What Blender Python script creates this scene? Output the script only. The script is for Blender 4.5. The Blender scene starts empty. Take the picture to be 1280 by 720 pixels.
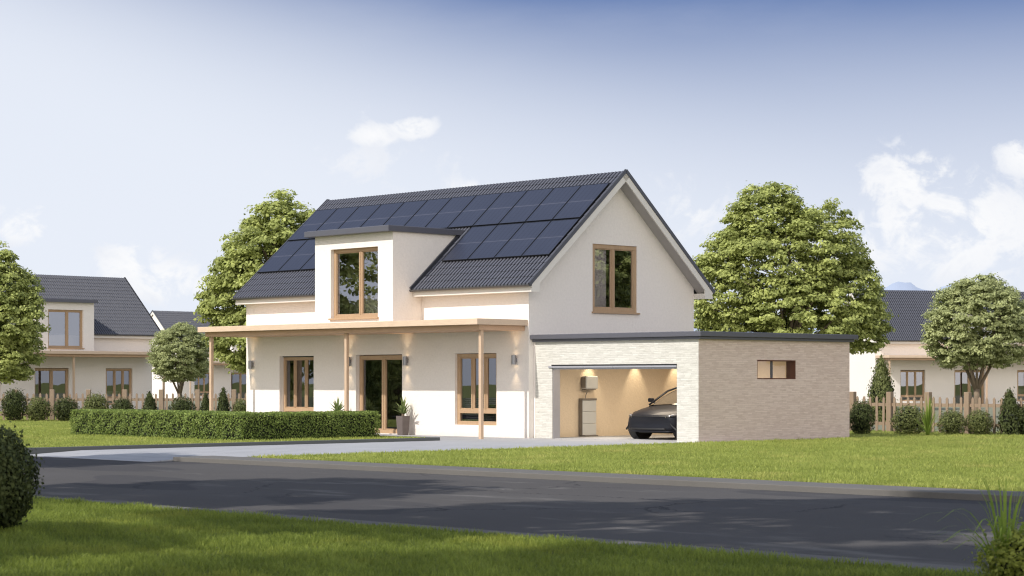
import bpy, math, random
import numpy as np
from mathutils import Vector, Matrix

random.seed(7)
rng = np.random.default_rng(7)
S = bpy.context.scene
COL = S.collection
R = math.radians
PI = math.pi

# ------------------------------------------------------------------ frame of reference
# origin: front right foot of the house; x along the front, y into the plot
CAM = (41.178, -40.115)
FWD = (-0.7219, 0.6920)
RGT = (0.6920, 0.7219)


def spot(a, d):
    """ground position a metres to the right of and d metres down the view axis"""
    return (CAM[0] + a * RGT[0] + d * FWD[0], CAM[1] + a * RGT[1] + d * FWD[1])


def link(o, parent=None):
    COL.objects.link(o)
    if parent is not None:
        o.parent = parent
    return o


def tag(o, label=None, cat=None, group=None, kind=None):
    if label: o["label"] = label
    if cat: o["category"] = cat
    if group: o["group"] = group
    if kind: o["kind"] = kind
    return o


def empty(name, loc=(0, 0, 0), rz=0.0):
    o = bpy.data.objects.new(name, None)
    o.location = loc
    o.rotation_euler = (0, 0, rz)
    o.empty_display_size = 0.2
    return link(o)


def copy_tree(o, parent=None):
    c = o.copy()
    COL.objects.link(c)
    c.parent = parent
    if parent is None and "label" in c:
        del c["label"]
    for ch in [x for x in bpy.data.objects if x.parent == o]:
        copy_tree(ch, c)
    return c


# ------------------------------------------------------------------ mesh builder
class MB:
    def __init__(self):
        self.v, self.f, self.m, self.cur = [], [], [], 0

    def mat(self, i):
        self.cur = i
        return self

    def add(self, vs, fs):
        n = len(self.v)
        self.v += [tuple(p) for p in vs]
        self.f += [tuple(i + n for i in f) for f in fs]
        self.m += [self.cur] * len(fs)
        return self

    def box(self, x0, x1, y0, y1, z0, z1):
        return self.add([(x0, y0, z0), (x1, y0, z0), (x1, y1, z0), (x0, y1, z0), (x0, y0, z1), (x1, y0, z1), (x1, y1, z1), (x0, y1, z1)],
                        [(0, 3, 2, 1), (4, 5, 6, 7), (0, 1, 5, 4), (1, 2, 6, 5), (2, 3, 7, 6), (3, 0, 4, 7)])

    def prism(self, poly, ax, c0, c1):
        """extrude a 2D polygon along axis ax ('x': poly is (y,z); 'y': (x,z); 'z': (x,y))"""
        def P(p, c):
            return {'x': (c, p[0], p[1]), 'y': (p[0], c, p[1]), 'z': (p[0], p[1], c)}[ax]
        n = len(poly)
        vs = [P(p, c0) for p in poly] + [P(p, c1) for p in poly]
        fs = [tuple(range(n))[::-1], tuple(range(n, 2 * n))] + [(i, (i + 1) % n, n + (i + 1) % n, n + i) for i in range(n)]
        return self.add(vs, fs)

    def cyl(self, c, r, h, n=20, r2=None, ax='z', cap=True):
        r2 = r if r2 is None else r2
        vs = []
        for k, (rr, t) in enumerate(((r, 0), (r2, h))):
            for i in range(n):
                a = 2 * PI * i / n
                p = (math.cos(a) * rr, math.sin(a) * rr, t)
                if ax == 'x': p = (t, p[0], p[1])
                if ax == 'y': p = (p[0], t, p[1])
                vs.append((c[0] + p[0], c[1] + p[1], c[2] + p[2]))
        fs = [(i, (i + 1) % n, n + (i + 1) % n, n + i) for i in range(n)]
        if cap: fs += [tuple(range(n))[::-1], tuple(range(n, 2 * n))]
        return self.add(vs, fs)

    def tube(self, pts, rad, n=8):
        pts = [Vector(p) for p in pts]
        vs, fs = [], []
        for i, p in enumerate(pts):
            d = (pts[min(i + 1, len(pts) - 1)] - pts[max(i - 1, 0)]).normalized()
            u = d.cross(Vector((0.31, 0.9, 0.2))).normalized()
            w = d.cross(u)
            for k in range(n):
                a = 2 * PI * k / n
                vs.append(p + (u * math.cos(a) + w * math.sin(a)) * rad[i])
            if i:
                b = (i - 1) * n
                fs += [(b + k, b + (k + 1) % n, b + n + (k + 1) % n, b + n + k) for k in range(n)]
        fs += [tuple(range(n))[::-1], tuple(range(len(vs) - n, len(vs)))]
        return self.add(vs, fs)

    def build(self, name, mats, parent=None, smooth=False, bevel=0, subsurf=0, recalc=True):
        me = bpy.data.meshes.new(name)
        me.from_pydata(self.v, [], self.f)
        for m in (mats if isinstance(mats, (list, tuple)) else [mats]):
            me.materials.append(m)
        me.polygons.foreach_set("material_index", self.m)
        if smooth: me.polygons.foreach_set("use_smooth", [True] * len(self.f))
        if recalc:
            import bmesh
            b = bmesh.new(); b.from_mesh(me); bmesh.ops.recalc_face_normals(b, faces=b.faces); b.to_mesh(me); b.free()
        me.update()
        o = link(bpy.data.objects.new(name, me), parent)
        if bevel:
            md = o.modifiers.new("bevel", 'BEVEL'); md.width = bevel; md.segments = 2; md.limit_method = 'ANGLE'
        if subsurf:
            md = o.modifiers.new("sub", 'SUBSURF'); md.levels = md.render_levels = subsurf
        return o


def quads_mesh(name, V, mats, tint=None, parent=None, midx=None, smooth=False):
    """V: (n,4,3) array of separate quads"""
    n = len(V)
    me = bpy.data.meshes.new(name)
    me.vertices.add(n * 4)
    me.vertices.foreach_set("co", V.reshape(-1).astype(np.float32))
    me.loops.add(n * 4)
    me.loops.foreach_set("vertex_index", np.arange(n * 4, dtype=np.int32))
    me.polygons.add(n)
    me.polygons.foreach_set("loop_start", np.arange(0, n * 4, 4, dtype=np.int32))
    for m in (mats if isinstance(mats, (list, tuple)) else [mats]):
        me.materials.append(m)
    if midx is not None:
        me.polygons.foreach_set("material_index", midx.astype(np.int32))
    if tint is not None:
        at = me.attributes.new("tint", 'FLOAT', 'POINT')
        at.data.foreach_set("value", np.repeat(tint, 4).astype(np.float32) if len(tint) == n else tint.astype(np.float32))
    me.update(calc_edges=True)
    me.validate()
    return link(bpy.data.objects.new(name, me), parent)


# ------------------------------------------------------------------ shader helper
class N:
    """a tiny expression wrapper around math nodes"""
    nt = None

    def __init__(self, s): self.s = s

    @staticmethod
    def op(kind, *a, clamp=False):
        n = N.nt.nodes.new("ShaderNodeMath"); n.operation = kind; n.use_clamp = clamp
        for i, x in enumerate(a):
            if isinstance(x, N): N.nt.links.new(x.s, n.inputs[i])
            else: n.inputs[i].default_value = x
        return N(n.outputs[0])

    def __add__(s, o): return N.op('ADD', s, o)
    __radd__ = __add__
    def __sub__(s, o): return N.op('SUBTRACT', s, o)
    def __rsub__(s, o): return N.op('SUBTRACT', o, s)
    def __mul__(s, o): return N.op('MULTIPLY', s, o)
    __rmul__ = __mul__
    def __truediv__(s, o): return N.op('DIVIDE', s, o)
    def __pow__(s, o): return N.op('POWER', s, o)


def smooth(x, a, b):
    n = N.nt.nodes.new("ShaderNodeMapRange"); n.interpolation_type = 'SMOOTHSTEP'
    N.nt.links.new(x.s, n.inputs[0])
    n.inputs[1].default_value, n.inputs[2].default_value = a, b
    return N(n.outputs[0])


def mixcol(f, a, b, kind='MIX'):
    n = N.nt.nodes.new("ShaderNodeMix"); n.data_type = 'RGBA'; n.blend_type = kind
    for i, x in ((0, f), (6, a), (7, b)):
        if isinstance(x, N): N.nt.links.new(x.s, n.inputs[i])
        elif i == 0: n.inputs[0].default_value = x
        else: n.inputs[i].default_value = (*x, 1)
    return N(n.outputs[2])


def noise(scale, detail=4, rough=0.55, vec=None, dist=0.0, out=0):
    n = N.nt.nodes.new("ShaderNodeTexNoise")
    n.inputs["Scale"].default_value = scale; n.inputs["Detail"].default_value = detail
    n.inputs["Roughness"].default_value = rough; n.inputs["Distortion"].default_value = dist
    if vec is not None: N.nt.links.new(vec.s, n.inputs["Vector"])
    return N(n.outputs[out])


def coord(kind="Object", scale=None, rot=None):
    n = N.nt.nodes.new("ShaderNodeTexCoord")
    o = n.outputs[kind]
    if scale or rot:
        m = N.nt.nodes.new("ShaderNodeMapping")
        if scale: m.inputs["Scale"].default_value = scale
        if rot: m.inputs["Rotation"].default_value = rot
        N.nt.links.new(o, m.inputs[0]); o = m.outputs[0]
    return N(o)


def bump(h, strength=0.3, dist=0.02):
    n = N.nt.nodes.new("ShaderNodeBump")
    n.inputs["Strength"].default_value = strength; n.inputs["Distance"].default_value = dist
    N.nt.links.new(h.s, n.inputs["Height"])
    return N(n.outputs[0])


def new_mat(name):
    m = bpy.data.materials.new(name); m.use_nodes = True
    N.nt = m.node_tree
    return m, m.node_tree.nodes["Principled BSDF"]


def setp(b, **k):
    for key, v in k.items():
        s = b.inputs[key.replace("_", " ")]
        if isinstance(v, N): N.nt.links.new(v.s, s)
        elif isinstance(v, tuple) and len(v) == 3: s.default_value = (*v, 1)
        else: s.default_value = v


def simple(name, col, rough=0.5, metal=0.0, var=0.08, scale=8.0, bmp=0.0, coat=0.0):
    m, b = new_mat(name)
    n = noise(scale, 4, 0.6, coord())
    c = mixcol(n, tuple(x * (1 - var) for x in col), tuple(min(1, x * (1 + var)) for x in col))
    setp(b, Base_Color=c, Roughness=rough, Metallic=metal, Coat_Weight=coat)
    if bmp: setp(b, Normal=bump(noise(scale * 6, 3, 0.6, coord()), bmp, 0.01))
    return m


M = {}


def stone(key, K):
    m, b = new_mat(key + "_cladding")
    def k3(*c): return (*c, 1)
    P_ = ((0.60, 0.47, 0.40), (0.74, 0.61, 0.53), (0.55, 0.43, 0.37), (0.74, 0.61, 0.54)) if K == 1 else ((0.52, 0.505, 0.45), (0.67, 0.655, 0.595), (0.47, 0.45, 0.405), (0.68, 0.66, 0.60))
    tc = coord()
    sx = N.nt.nodes.new("ShaderNodeSeparateXYZ"); N.nt.links.new(tc.s, sx.inputs[0])
    X, Y, Z = (N(sx.outputs[i]) for i in range(3))
    cb = N.nt.nodes.new("ShaderNodeCombineXYZ")
    N.nt.links.new((X + Y).s, cb.inputs[0]); N.nt.links.new(Z.s, cb.inputs[1])
    v = N(cb.outputs[0])
    br = N.nt.nodes.new("ShaderNodeTexBrick")
    N.nt.links.new(v.s, br.inputs["Vector"])
    br.inputs["Color1"].default_value = k3(*P_[0]); br.inputs["Color2"].default_value = k3(*P_[1])
    br.inputs["Mortar"].default_value = k3(*P_[2])
    br.inputs["Scale"].default_value = 1.0; br.inputs["Mortar Size"].default_value = 0.004
    br.inputs["Brick Width"].default_value = 0.26; br.inputs["Row Height"].default_value = 0.047
    br.inputs["Bias"].default_value = -0.1; br.offset_frequency = 2; br.offset = 0.37; br.squash = 0.7; br.squash_frequency = 3
    nn = noise(9, 4, 0.6, tc)
    st = N.nt.nodes.new("ShaderNodeMapping"); st.inputs["Scale"].default_value = (5, 30, 1); N.nt.links.new(v.s, st.inputs[0])
    n2 = noise(1.0, 4, 0.65, N(st.outputs[0]))
    c = mixcol(smooth(n2, 0.35, 0.7) * 0.6, N(br.outputs["Color"]), P_[3])
    c = mixcol(smooth(nn, 0.68, 0.75) * 0.35, c, (0.28, 0.21, 0.15))
    setp(b, Base_Color=c, Roughness=0.9, Specular_IOR_Level=0.2, Normal=bump(N(br.outputs["Fac"]) * -0.5 + n2 * 1.2, 0.5, 0.012))
    M[key] = m


def make_materials():
    # plaster
    def plaster(name, col):
        m, b = new_mat(name)
        co = coord()
        big = noise(0.7, 3, 0.5, co); fine = noise(13, 6, 0.75, co); mid = noise(7, 4, 0.6, co)
        c = mixcol(fine, tuple(x * 0.86 for x in col), tuple(min(0.95, x * 1.08) for x in col))
        c = mixcol(smooth(big, 0.3, 0.75) * 0.12, c, tuple(x * 0.82 for x in col))
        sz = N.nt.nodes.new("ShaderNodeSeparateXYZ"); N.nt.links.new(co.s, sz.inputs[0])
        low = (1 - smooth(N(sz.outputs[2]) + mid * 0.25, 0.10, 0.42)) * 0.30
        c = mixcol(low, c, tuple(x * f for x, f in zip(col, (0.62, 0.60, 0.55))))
        streak = smooth(noise(1.0, 4, 0.6, coord(scale=(5, 5, 0.25))), 0.60, 0.78) * smooth(big, 0.45, 0.7) * 0.14
        c = mixcol(streak, c, tuple(x * 0.72 for x in col))
        setp(b, Base_Color=c, Roughness=0.92, Specular_IOR_Level=0.2, Normal=bump(fine * 0.9 + mid * 0.4, 0.55, 0.02))
        return m
    M["plaster"] = plaster("white_plaster", (0.845, 0.785, 0.725))
    M["plaster_far"] = plaster("aged_plaster", (0.74, 0.69, 0.66))
    M["beige"] = plaster("beige_plaster", (0.72, 0.60, 0.45))
    # split stone cladding: thin courses
    for key, K in (("stone", 1.0), ("stone_sunlit", 1.32)):  # one stone in two colours: sunlit front painted lighter than shaded side
        stone(key, K)
    # roof tile
    m, b = new_mat("dark_roof_tile")
    n1 = noise(3, 4, 0.6, coord()); n2 = noise(40, 3, 0.6, coord())
    c = mixcol(n1 * 0.6 + n2 * 0.4, (0.060, 0.061, 0.075), (0.115, 0.117, 0.138))
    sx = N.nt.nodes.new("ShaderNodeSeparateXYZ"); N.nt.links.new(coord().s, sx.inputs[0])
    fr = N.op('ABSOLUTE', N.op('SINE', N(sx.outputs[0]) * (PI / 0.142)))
    c = mixcol((1 - smooth(fr, 0.35, 0.85)) * 0.97, c, (0.003, 0.003, 0.005))  # shade of the valleys between tile rolls painted dark into the colour
    setp(b, Base_Color=c, Roughness=0.42, Specular_IOR_Level=0.5, Normal=bump(n2, 0.12, 0.01))
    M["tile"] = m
    # wood window frame
    def wood(name, col, along=(40, 40, 3)):
        m, b = new_mat(name)
        n1 = noise(1.0, 4, 0.6, coord(scale=along)); n2 = noise(3, 2, 0.5, coord())
        c = mixcol(n1 * 0.7 + n2 * 0.3, tuple(x * 0.72 for x in col), tuple(min(1, x * 1.22) for x in col))
        setp(b, Base_Color=c, Roughness=0.55, Normal=bump(n1, 0.15, 0.005))
        return m
    M["wood"] = wood("oak_window_wood", (0.44, 0.295, 0.175))
    M["wood_pale"] = wood("pale_porch_wood", (0.66, 0.50, 0.36), (3, 40, 40))
    M["wood_soffit"] = wood("porch_beam_wood", (0.52, 0.34, 0.22), (3, 40, 40))
    M["post"] = wood("porch_post_wood", (0.58, 0.42, 0.29))
    M["fence"] = wood("fence_wood", (0.31, 0.225, 0.15), (25, 25, 4))
    M["sill_dark"] = simple("red_brown_frame", (0.10, 0.028, 0.012), 0.5)
    M["trim"] = simple("dark_metal_trim", (0.115, 0.115, 0.135), 0.38, 0.2, 0.05, 3)
    M["gutter"] = simple("gutter_metal", (0.10, 0.10, 0.105), 0.4, 0.5)
    M["white"] = simple("white_board", (0.72, 0.68, 0.62), 0.6, 0, 0.03)
    M["soffit"] = simple("soffit_board", (0.44, 0.415, 0.395), 0.7, 0, 0.03)
    M["metal"] = simple("lamp_metal", (0.30, 0.30, 0.32), 0.35, 0.7, 0.05)
    M["black"] = simple("black_plastic", (0.015, 0.015, 0.016), 0.5)
    M["grey_bar"] = simple("grey_door_bar", (0.40, 0.40, 0.43), 0.4, 0.3)
    M["cabinet"] = simple("cabinet_enamel", (0.56, 0.57, 0.56), 0.35, 0.1, 0.03, 3)
    M["cabinet_dark"] = simple("cabinet_side", (0.20, 0.18, 0.16), 0.4, 0.2)
    M["planter"] = simple("planter_brown_grey", (0.13, 0.105, 0.095), 0.6, 0, 0.15, 12, 0.1)
    M["soil"] = simple("soil", (0.05, 0.032, 0.02), 0.95)
    M["interior"] = simple("interior_wall", (0.30, 0.26, 0.24), 0.9)
    M["interior_floor"] = simple("interior_floor", (0.16, 0.10, 0.06), 0.6)
    M["curtain"] = simple("curtain_fabric", (0.85, 0.79, 0.82), 0.9)
    M["blind"] = simple("blind_slat", (0.62, 0.56, 0.52), 0.6)
    M["bark"] = simple("tree_bark", (0.19, 0.145, 0.10), 0.95, 0, 0.35, 9, 0.5)
    M["hill"] = simple("distant_hill", (0.33, 0.385, 0.49), 1.0, 0, 0.04, 0.01)  # pale blue of the distant air put into the hill colour
    # pane
    def glass(name, tr, base, rough=0.0):
        m = bpy.data.materials.new(name); m.use_nodes = True
        nt = m.node_tree; N.nt = nt
        nt.nodes.remove(nt.nodes["Principled BSDF"])
        t = nt.nodes.new("ShaderNodeBsdfTransparent"); t.inputs[0].default_value = (*tr, 1)
        g = nt.nodes.new("ShaderNodeBsdfGlossy"); g.inputs["Roughness"].default_value = rough; g.inputs[0].default_value = (0.92, 0.93, 1, 1)
        gn = bump(noise(0.9, 1, 0.4, coord()), 0.03, 0.03); nt.links.new(gn.s, g.inputs["Normal"])
        f = nt.nodes.new("ShaderNodeFresnel"); f.inputs[0].default_value = 1.5
        fac = N.op('ADD', N(f.outputs[0]), base, clamp=True)
        x = nt.nodes.new("ShaderNodeMixShader")
        nt.links.new(fac.s, x.inputs[0]); nt.links.new(t.outputs[0], x.inputs[1]); nt.links.new(g.outputs[0], x.inputs[2])
        nt.links.new(x.outputs[0], nt.nodes["Material Output"].inputs[0])
        return m
    M["glass"] = glass("window_glass", (0.70, 0.72, 0.74), 0.17)
    M["glass_up"] = glass("upper_window_glass", (0.80, 0.80, 0.78), 0.30)
    M["glass_clear"] = glass("clear_glass", (0.93, 0.93, 0.92), 0.02)
    # solar cells: fine vertical busbars and one cross line
    m, b = new_mat("solar_cells")
    tc = coord(); sx = N.nt.nodes.new("ShaderNodeSeparateXYZ"); N.nt.links.new(tc.s, sx.inputs[0])
    X, Y = N(sx.outputs[0]), N(sx.outputs[1])
    fx = N.op('FRACT', X / 0.1795)
    ln = 1 - smooth(N.op('ABSOLUTE', fx - 0.5), 0.02, 0.07)
    cross = 1 - smooth(N.op('ABSOLUTE', Y - 0.80), 0.008, 0.016)
    fy = N.op('FRACT', Y / 0.0895)
    ly = 1 - smooth(N.op('ABSOLUTE', fy - 0.5), 0.03, 0.08)
    c = mixcol(noise(1.3, 2, 0.5, tc), (0.024, 0.028, 0.046), (0.033, 0.038, 0.060))
    c = mixcol(ln * 0.7, c, (0.006, 0.007, 0.014))
    c = mixcol(ly * 0.12, c, (0.10, 0.10, 0.12))
    c = mixcol(cross * 0.5, c, (0.14, 0.14, 0.17))
    setp(b, Base_Color=c, Roughness=0.40, Specular_IOR_Level=0.28, Coat_Weight=0.0, Coat_Roughness=0.2, Specular_Tint=(0.75, 0.83, 1.0))
    M["cells"] = m
    M["panel_frame"] = simple("panel_frame", (0.012, 0.012, 0.014), 0.4, 0.4)
    # asphalt
    m, b = new_mat("asphalt")
    tc = coord()
    a = noise(0.25, 4, 0.6, tc); g = noise(60, 3, 0.7, tc); s = noise(0.9, 5, 0.65, coord(scale=(0.35, 1, 1)))
    c = mixcol(g, (0.052, 0.049, 0.048), (0.124, 0.117, 0.111))
    c = mixcol(smooth(a, 0.4, 0.7) * 0.5, c, (0.105, 0.10, 0.097))
    c = mixcol(smooth(s, 0.56, 0.70) * 0.55, c, (0.19, 0.18, 0.165))
    ck = N.nt.nodes.new("ShaderNodeTexVoronoi"); ck.feature = 'DISTANCE_TO_EDGE'; ck.inputs["Scale"].default_value = 0.33
    wv = N.nt.nodes.new("ShaderNodeVectorMath"); wv.operation = 'ADD'
    N.nt.links.new(tc.s, wv.inputs[0]); N.nt.links.new(noise(1.3, 5, 0.7, tc, 0, 1).s, wv.inputs[1]); N.nt.links.new(wv.outputs[0], ck.inputs["Vector"])
    crack = (1 - smooth(N(ck.outputs[0]), 0.002, 0.010)) * smooth(noise(0.18, 2, 0.5, tc), 0.5, 0.62)
    c = mixcol(crack * 0.8, c, (0.02, 0.02, 0.022))
    pt = smooth(noise(0.11, 1, 0.3, coord(scale=(1, 2.2, 1))), 0.60, 0.61)
    c = mixcol(pt * 0.4, c, (0.045, 0.045, 0.05))
    setp(b, Base_Color=c, Roughness=0.9, Specular_IOR_Level=0.06, Normal=bump(g, 0.35, 0.01))
    M["asphalt"] = m
    # concrete
    def concrete(name, col, joint=None):
        m, b = new_mat(name)
        tc = coord(); a = noise(0.6, 5, 0.6, tc); g = noise(30, 3, 0.6, tc)
        c = mixcol(a * 0.7 + g * 0.3, tuple(x * 0.75 for x in col), tuple(x * 1.2 for x in col))
        if joint:
            br = N.nt.nodes.new("ShaderNodeTexBrick"); N.nt.links.new(tc.s, br.inputs["Vector"])
            br.inputs["Scale"].default_value = 1; br.inputs["Brick Width"].default_value = joint[0]; br.inputs["Row Height"].default_value = joint[1]
            br.inputs["Mortar Size"].default_value = joint[2]; br.inputs["Mortar Smooth"].default_value = 0.3; br.offset = joint[3]
            c = mixcol(N(br.outputs["Fac"]) * 0.6, c, tuple(x * 0.35 for x in col))
        setp(b, Base_Color=c, Roughness=0.9, Specular_IOR_Level=0.12, Normal=bump(g, 0.2, 0.01))
        return m
    M["drive"] = concrete("driveway_concrete", (0.37, 0.37, 0.375), (0.9, 0.6, 0.012, 0.5))
    M["kerb"] = concrete("kerb_concrete", (0.15, 0.142, 0.13), None)
    M["kerb_dark"] = concrete("dark_kerb_stone", (0.12, 0.125, 0.12))
    # foliage
    def foliage(name, dark, light, trans=0.35, rough=0.5, yellow=None):
        m = bpy.data.materials.new(name); m.use_nodes = True
        nt = m.node_tree; N.nt = nt; b = nt.nodes["Principled BSDF"]
        at = nt.nodes.new("ShaderNodeAttribute"); at.attribute_name = "tint"
        t = N(at.outputs["Fac"])
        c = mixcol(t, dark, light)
        if yellow: c = mixcol(smooth(noise(0.6, 3, 0.6, coord()), 0.5, 0.75) * 0.6, c, yellow)
        setp(b, Base_Color=c, Roughness=rough, Specular_IOR_Level=0.12)
        tr = nt.nodes.new("ShaderNodeBsdfTranslucent")
        c2 = mixcol(0.5, c, tuple(min(1, x * 1.7) for x in light)); nt.links.new(c2.s, tr.inputs[0])
        x = nt.nodes.new("ShaderNodeMixShader"); x.inputs[0].default_value = trans
        nt.links.new(b.outputs[0], x.inputs[1]); nt.links.new(tr.outputs[0], x.inputs[2])
        nt.links.new(x.outputs[0], nt.nodes["Material Output"].inputs[0])
        return m
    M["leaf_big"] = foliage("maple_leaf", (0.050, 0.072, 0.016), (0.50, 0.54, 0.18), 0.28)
    M["leaf_far"] = foliage("round_tree_leaf", (0.085, 0.105, 0.038), (0.50, 0.53, 0.25), 0.28)
    M["leaf_dark"] = foliage("dark_bush_leaf", (0.025, 0.036, 0.012), (0.11, 0.13, 0.045), 0.2)
    M["leaf_bush"] = foliage("bush_leaf", (0.05, 0.065, 0.02), (0.23, 0.25, 0.09), 0.25)
    M["leaf_hedge"] = foliage("box_hedge_leaf", (0.04, 0.07, 0.014), (0.30, 0.37, 0.10), 0.25)
    M["leaf_near"] = foliage("yellow_green_leaf", (0.05, 0.075, 0.012), (0.42, 0.45, 0.10), 0.4, 0.4)
    M["spiky"] = foliage("spiky_leaf", (0.07, 0.10, 0.035), (0.24, 0.31, 0.12), 0.25)
    M["tall_grass"] = foliage("tall_grass_blade", (0.07, 0.11, 0.015), (0.30, 0.40, 0.07), 0.35)
    M["grass"] = foliage("grass_blade", (0.17, 0.21, 0.038), (0.48, 0.52, 0.14), 0.4, 0.45, (0.56, 0.50, 0.17))
    M["grass_shade_toned"] = foliage("shade_toned_verge_blade", (0.055, 0.08, 0.014), (0.33, 0.39, 0.075), 0.4, 0.45, (0.38, 0.37, 0.07))  # darker copy of the grass, verge shade put into its colour
    m, b = new_mat("lawn_ground")
    a = noise(0.35, 5, 0.6, coord()); g = noise(14, 4, 0.7, coord())
    c = mixcol(a * 0.5 + g * 0.5, (0.12, 0.145, 0.035), (0.27, 0.29, 0.10))
    setp(b, Base_Color=c, Roughness=1.0, Specular_IOR_Level=0.1, Normal=bump(g, 0.6, 0.05))
    M["lawn"] = m
    M["yard"] = simple("dry_yard_grass", (0.185, 0.185, 0.115), 1.0, 0, 0.3, 2)
    M["lawn_shade_toned"] = simple("shade_toned_verge_ground", (0.07, 0.085, 0.022), 1.0, 0, 0.3, 5)  # verge ground darkened to match, shade put into the colour
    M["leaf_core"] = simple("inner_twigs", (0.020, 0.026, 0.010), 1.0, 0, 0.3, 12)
    # car
    m, b = new_mat("car_paint"); setp(b, Base_Color=(0.016, 0.017, 0.022), Roughness=0.38, Metallic=0.0, Specular_IOR_Level=0.12, Coat_Weight=0.12, Coat_Roughness=0.04); M["paint"] = m
    m, b = new_mat("tyre_rubber"); setp(b, Base_Color=(0.012, 0.012, 0.012), Roughness=0.85); M["rubber"] = m
    m, b = new_mat("rim_alloy"); setp(b, Base_Color=(0.35, 0.30, 0.24), Roughness=0.3, Metallic=0.9); M["rim"] = m
    m, b = new_mat("car_window"); setp(b, Base_Color=(0.20, 0.17, 0.13), Roughness=0.05, Metallic=0.3, Coat_Weight=1.0); M["car_glass"] = m
    m, b = new_mat("headlight_lens"); setp(b, Base_Color=(0.30, 0.31, 0.34), Roughness=0.15, Metallic=0.4, Coat_Weight=1); M["lens"] = m
    m, b = new_mat("lamp_glow"); setp(b, Base_Color=(0.9, 0.8, 0.6), Emission_Color=(1.0, 0.72, 0.42), Emission_Strength=6.0); M["glow"] = m


make_materials()

# ------------------------------------------------------------------ dimensions of the house
HX0, HX1, HY1 = -13.03, 0.0, 6.90
EY, EZ, RY, RZ = -0.38, 4.22, 3.45, 7.57          # eave and ridge lines
SLEN = math.hypot(RY - EY, RZ - EZ)
CS, SN = (RY - EY) / SLEN, (RZ - EZ) / SLEN
DX0, DX1, DY = -8.09, -4.49, -1.10                # dormer
RX0, RX1 = -13.13, 0.44                            # roof ends


def wall_rects(mb, face, c, t, a0, a1, z0, z1, holes):
    """a wall with rectangular holes, as butt-jointed blocks. face 'S': outer plane y=c; face 'E': outer plane x=c"""
    xs = sorted({a0, a1, *[h[0] for h in holes], *[h[1] for h in holes]})
    for i in range(len(xs) - 1):
        l, r = xs[i], xs[i + 1]
        hs = sorted([h for h in holes if h[0] <= l + 1e-6 and h[1] >= r - 1e-6], key=lambda h: h[2])
        z = z0
        for h in hs + [(0, 0, z1, z1)]:
            if h[2] > z + 1e-6:
                if face == 'S': mb.box(l, r, c, c + t, z, h[2])
                else: mb.box(c - t, c, l, r, z, h[2])
            z = h[3]


def window(parent, face, c, a0, a1, z0, z1, mull=(), transom=None, recess=0.10, fw=0.085, name="window", sill=False, glass="glass", frame="wood", mw=0.11):
    """frame with mullions set back in the opening; the panes are sub-parts"""
    def bx(mb, l, r, d0, d1, za, zb):
        if face == 'S': mb.box(l, r, c + d0, c + d1, za, zb)
        else: mb.box(c - d1, c - d0, l, r, za, zb)
    mb = MB()
    d0, d1 = recess, recess + 0.08
    bx(mb, a0, a1, d0, d1, z1 - fw, z1); bx(mb, a0, a1, d0, d1, z0, z0 + fw)
    bx(mb, a0, a0 + fw, d0, d1, z0 + fw, z1 - fw); bx(mb, a1 - fw, a1, d0, d1, z0 + fw, z1 - fw)
    zt = z0 + fw
    if transom:
        bx(mb, a0 + fw, a1 - fw, d0, d1, transom - 0.06, transom + 0.06)
        zt = transom + 0.06
    edges = [a0 + fw]
    for q in mull:
        bx(mb, q - mw / 2, q + mw / 2, d0 + 0.003, d1, zt, z1 - fw)
        # shadow joint between two sashes
        bx(mb, q - 0.012, q + 0.012, d0 - 0.012, d0 + 0.003, zt, z1 - fw)
        edges += [q - mw / 2, q + mw / 2]
    edges.append(a1 - fw)
    # inner sash lip
    for i in range(0, len(edges), 2):
        l, r = edges[i], edges[i + 1]
        w = 0.028
        bx(mb, l, l + w, d0 + 0.02, d1, zt, z1 - fw); bx(mb, r - w, r, d0 + 0.02, d1, zt, z1 - fw)
        bx(mb, l + w, r - w, d0 + 0.02, d1, z1 - fw - w, z1 - fw); bx(mb, l + w, r - w, d0 + 0.02, d1, zt, zt + w)
    o = mb.build(name, M[frame], parent, bevel=0.006)
    for i in range(0, len(edges), 2):
        l, r = edges[i] + 0.02, edges[i + 1] - 0.02
        p = MB(); d = d0 + 0.05
        if face == 'S': p.add([(l, c + d, zt), (r, c + d, zt), (r, c + d, z1 - fw), (l, c + d, z1 - fw)], [(0, 1, 2, 3)])
        else: p.add([(c - d, l, zt), (c - d, r, zt), (c - d, r, z1 - fw), (c - d, l, z1 - fw)], [(0, 1, 2, 3)])
        p.build("pane", M[glass], o, recalc=False)
    if transom:
        p = MB(); d = d0 + 0.05; l, r = a0 + fw - 0.01, a1 - fw + 0.01
        p.add([(l, c + d, z0 + fw - 0.01), (r, c + d, z0 + fw - 0.01), (r, c + d, transom - 0.05), (l, c + d, transom - 0.05)], [(0, 1, 2, 3)])
        p.build("pane", M[glass], o, recalc=False)
    if sill:
        s = MB()
        if face == 'S': s.box(a0 - 0.04, a1 + 0.04, c - 0.07, c + d0, z0 - 0.045, z0 + 0.004)
        else: s.box(c - d0, c + 0.07, a0 - 0.04, a1 + 0.07, z0 - 0.045, z0 + 0.004)
        s.build("sill", M[frame], o, bevel=0.005)
    return o


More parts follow.
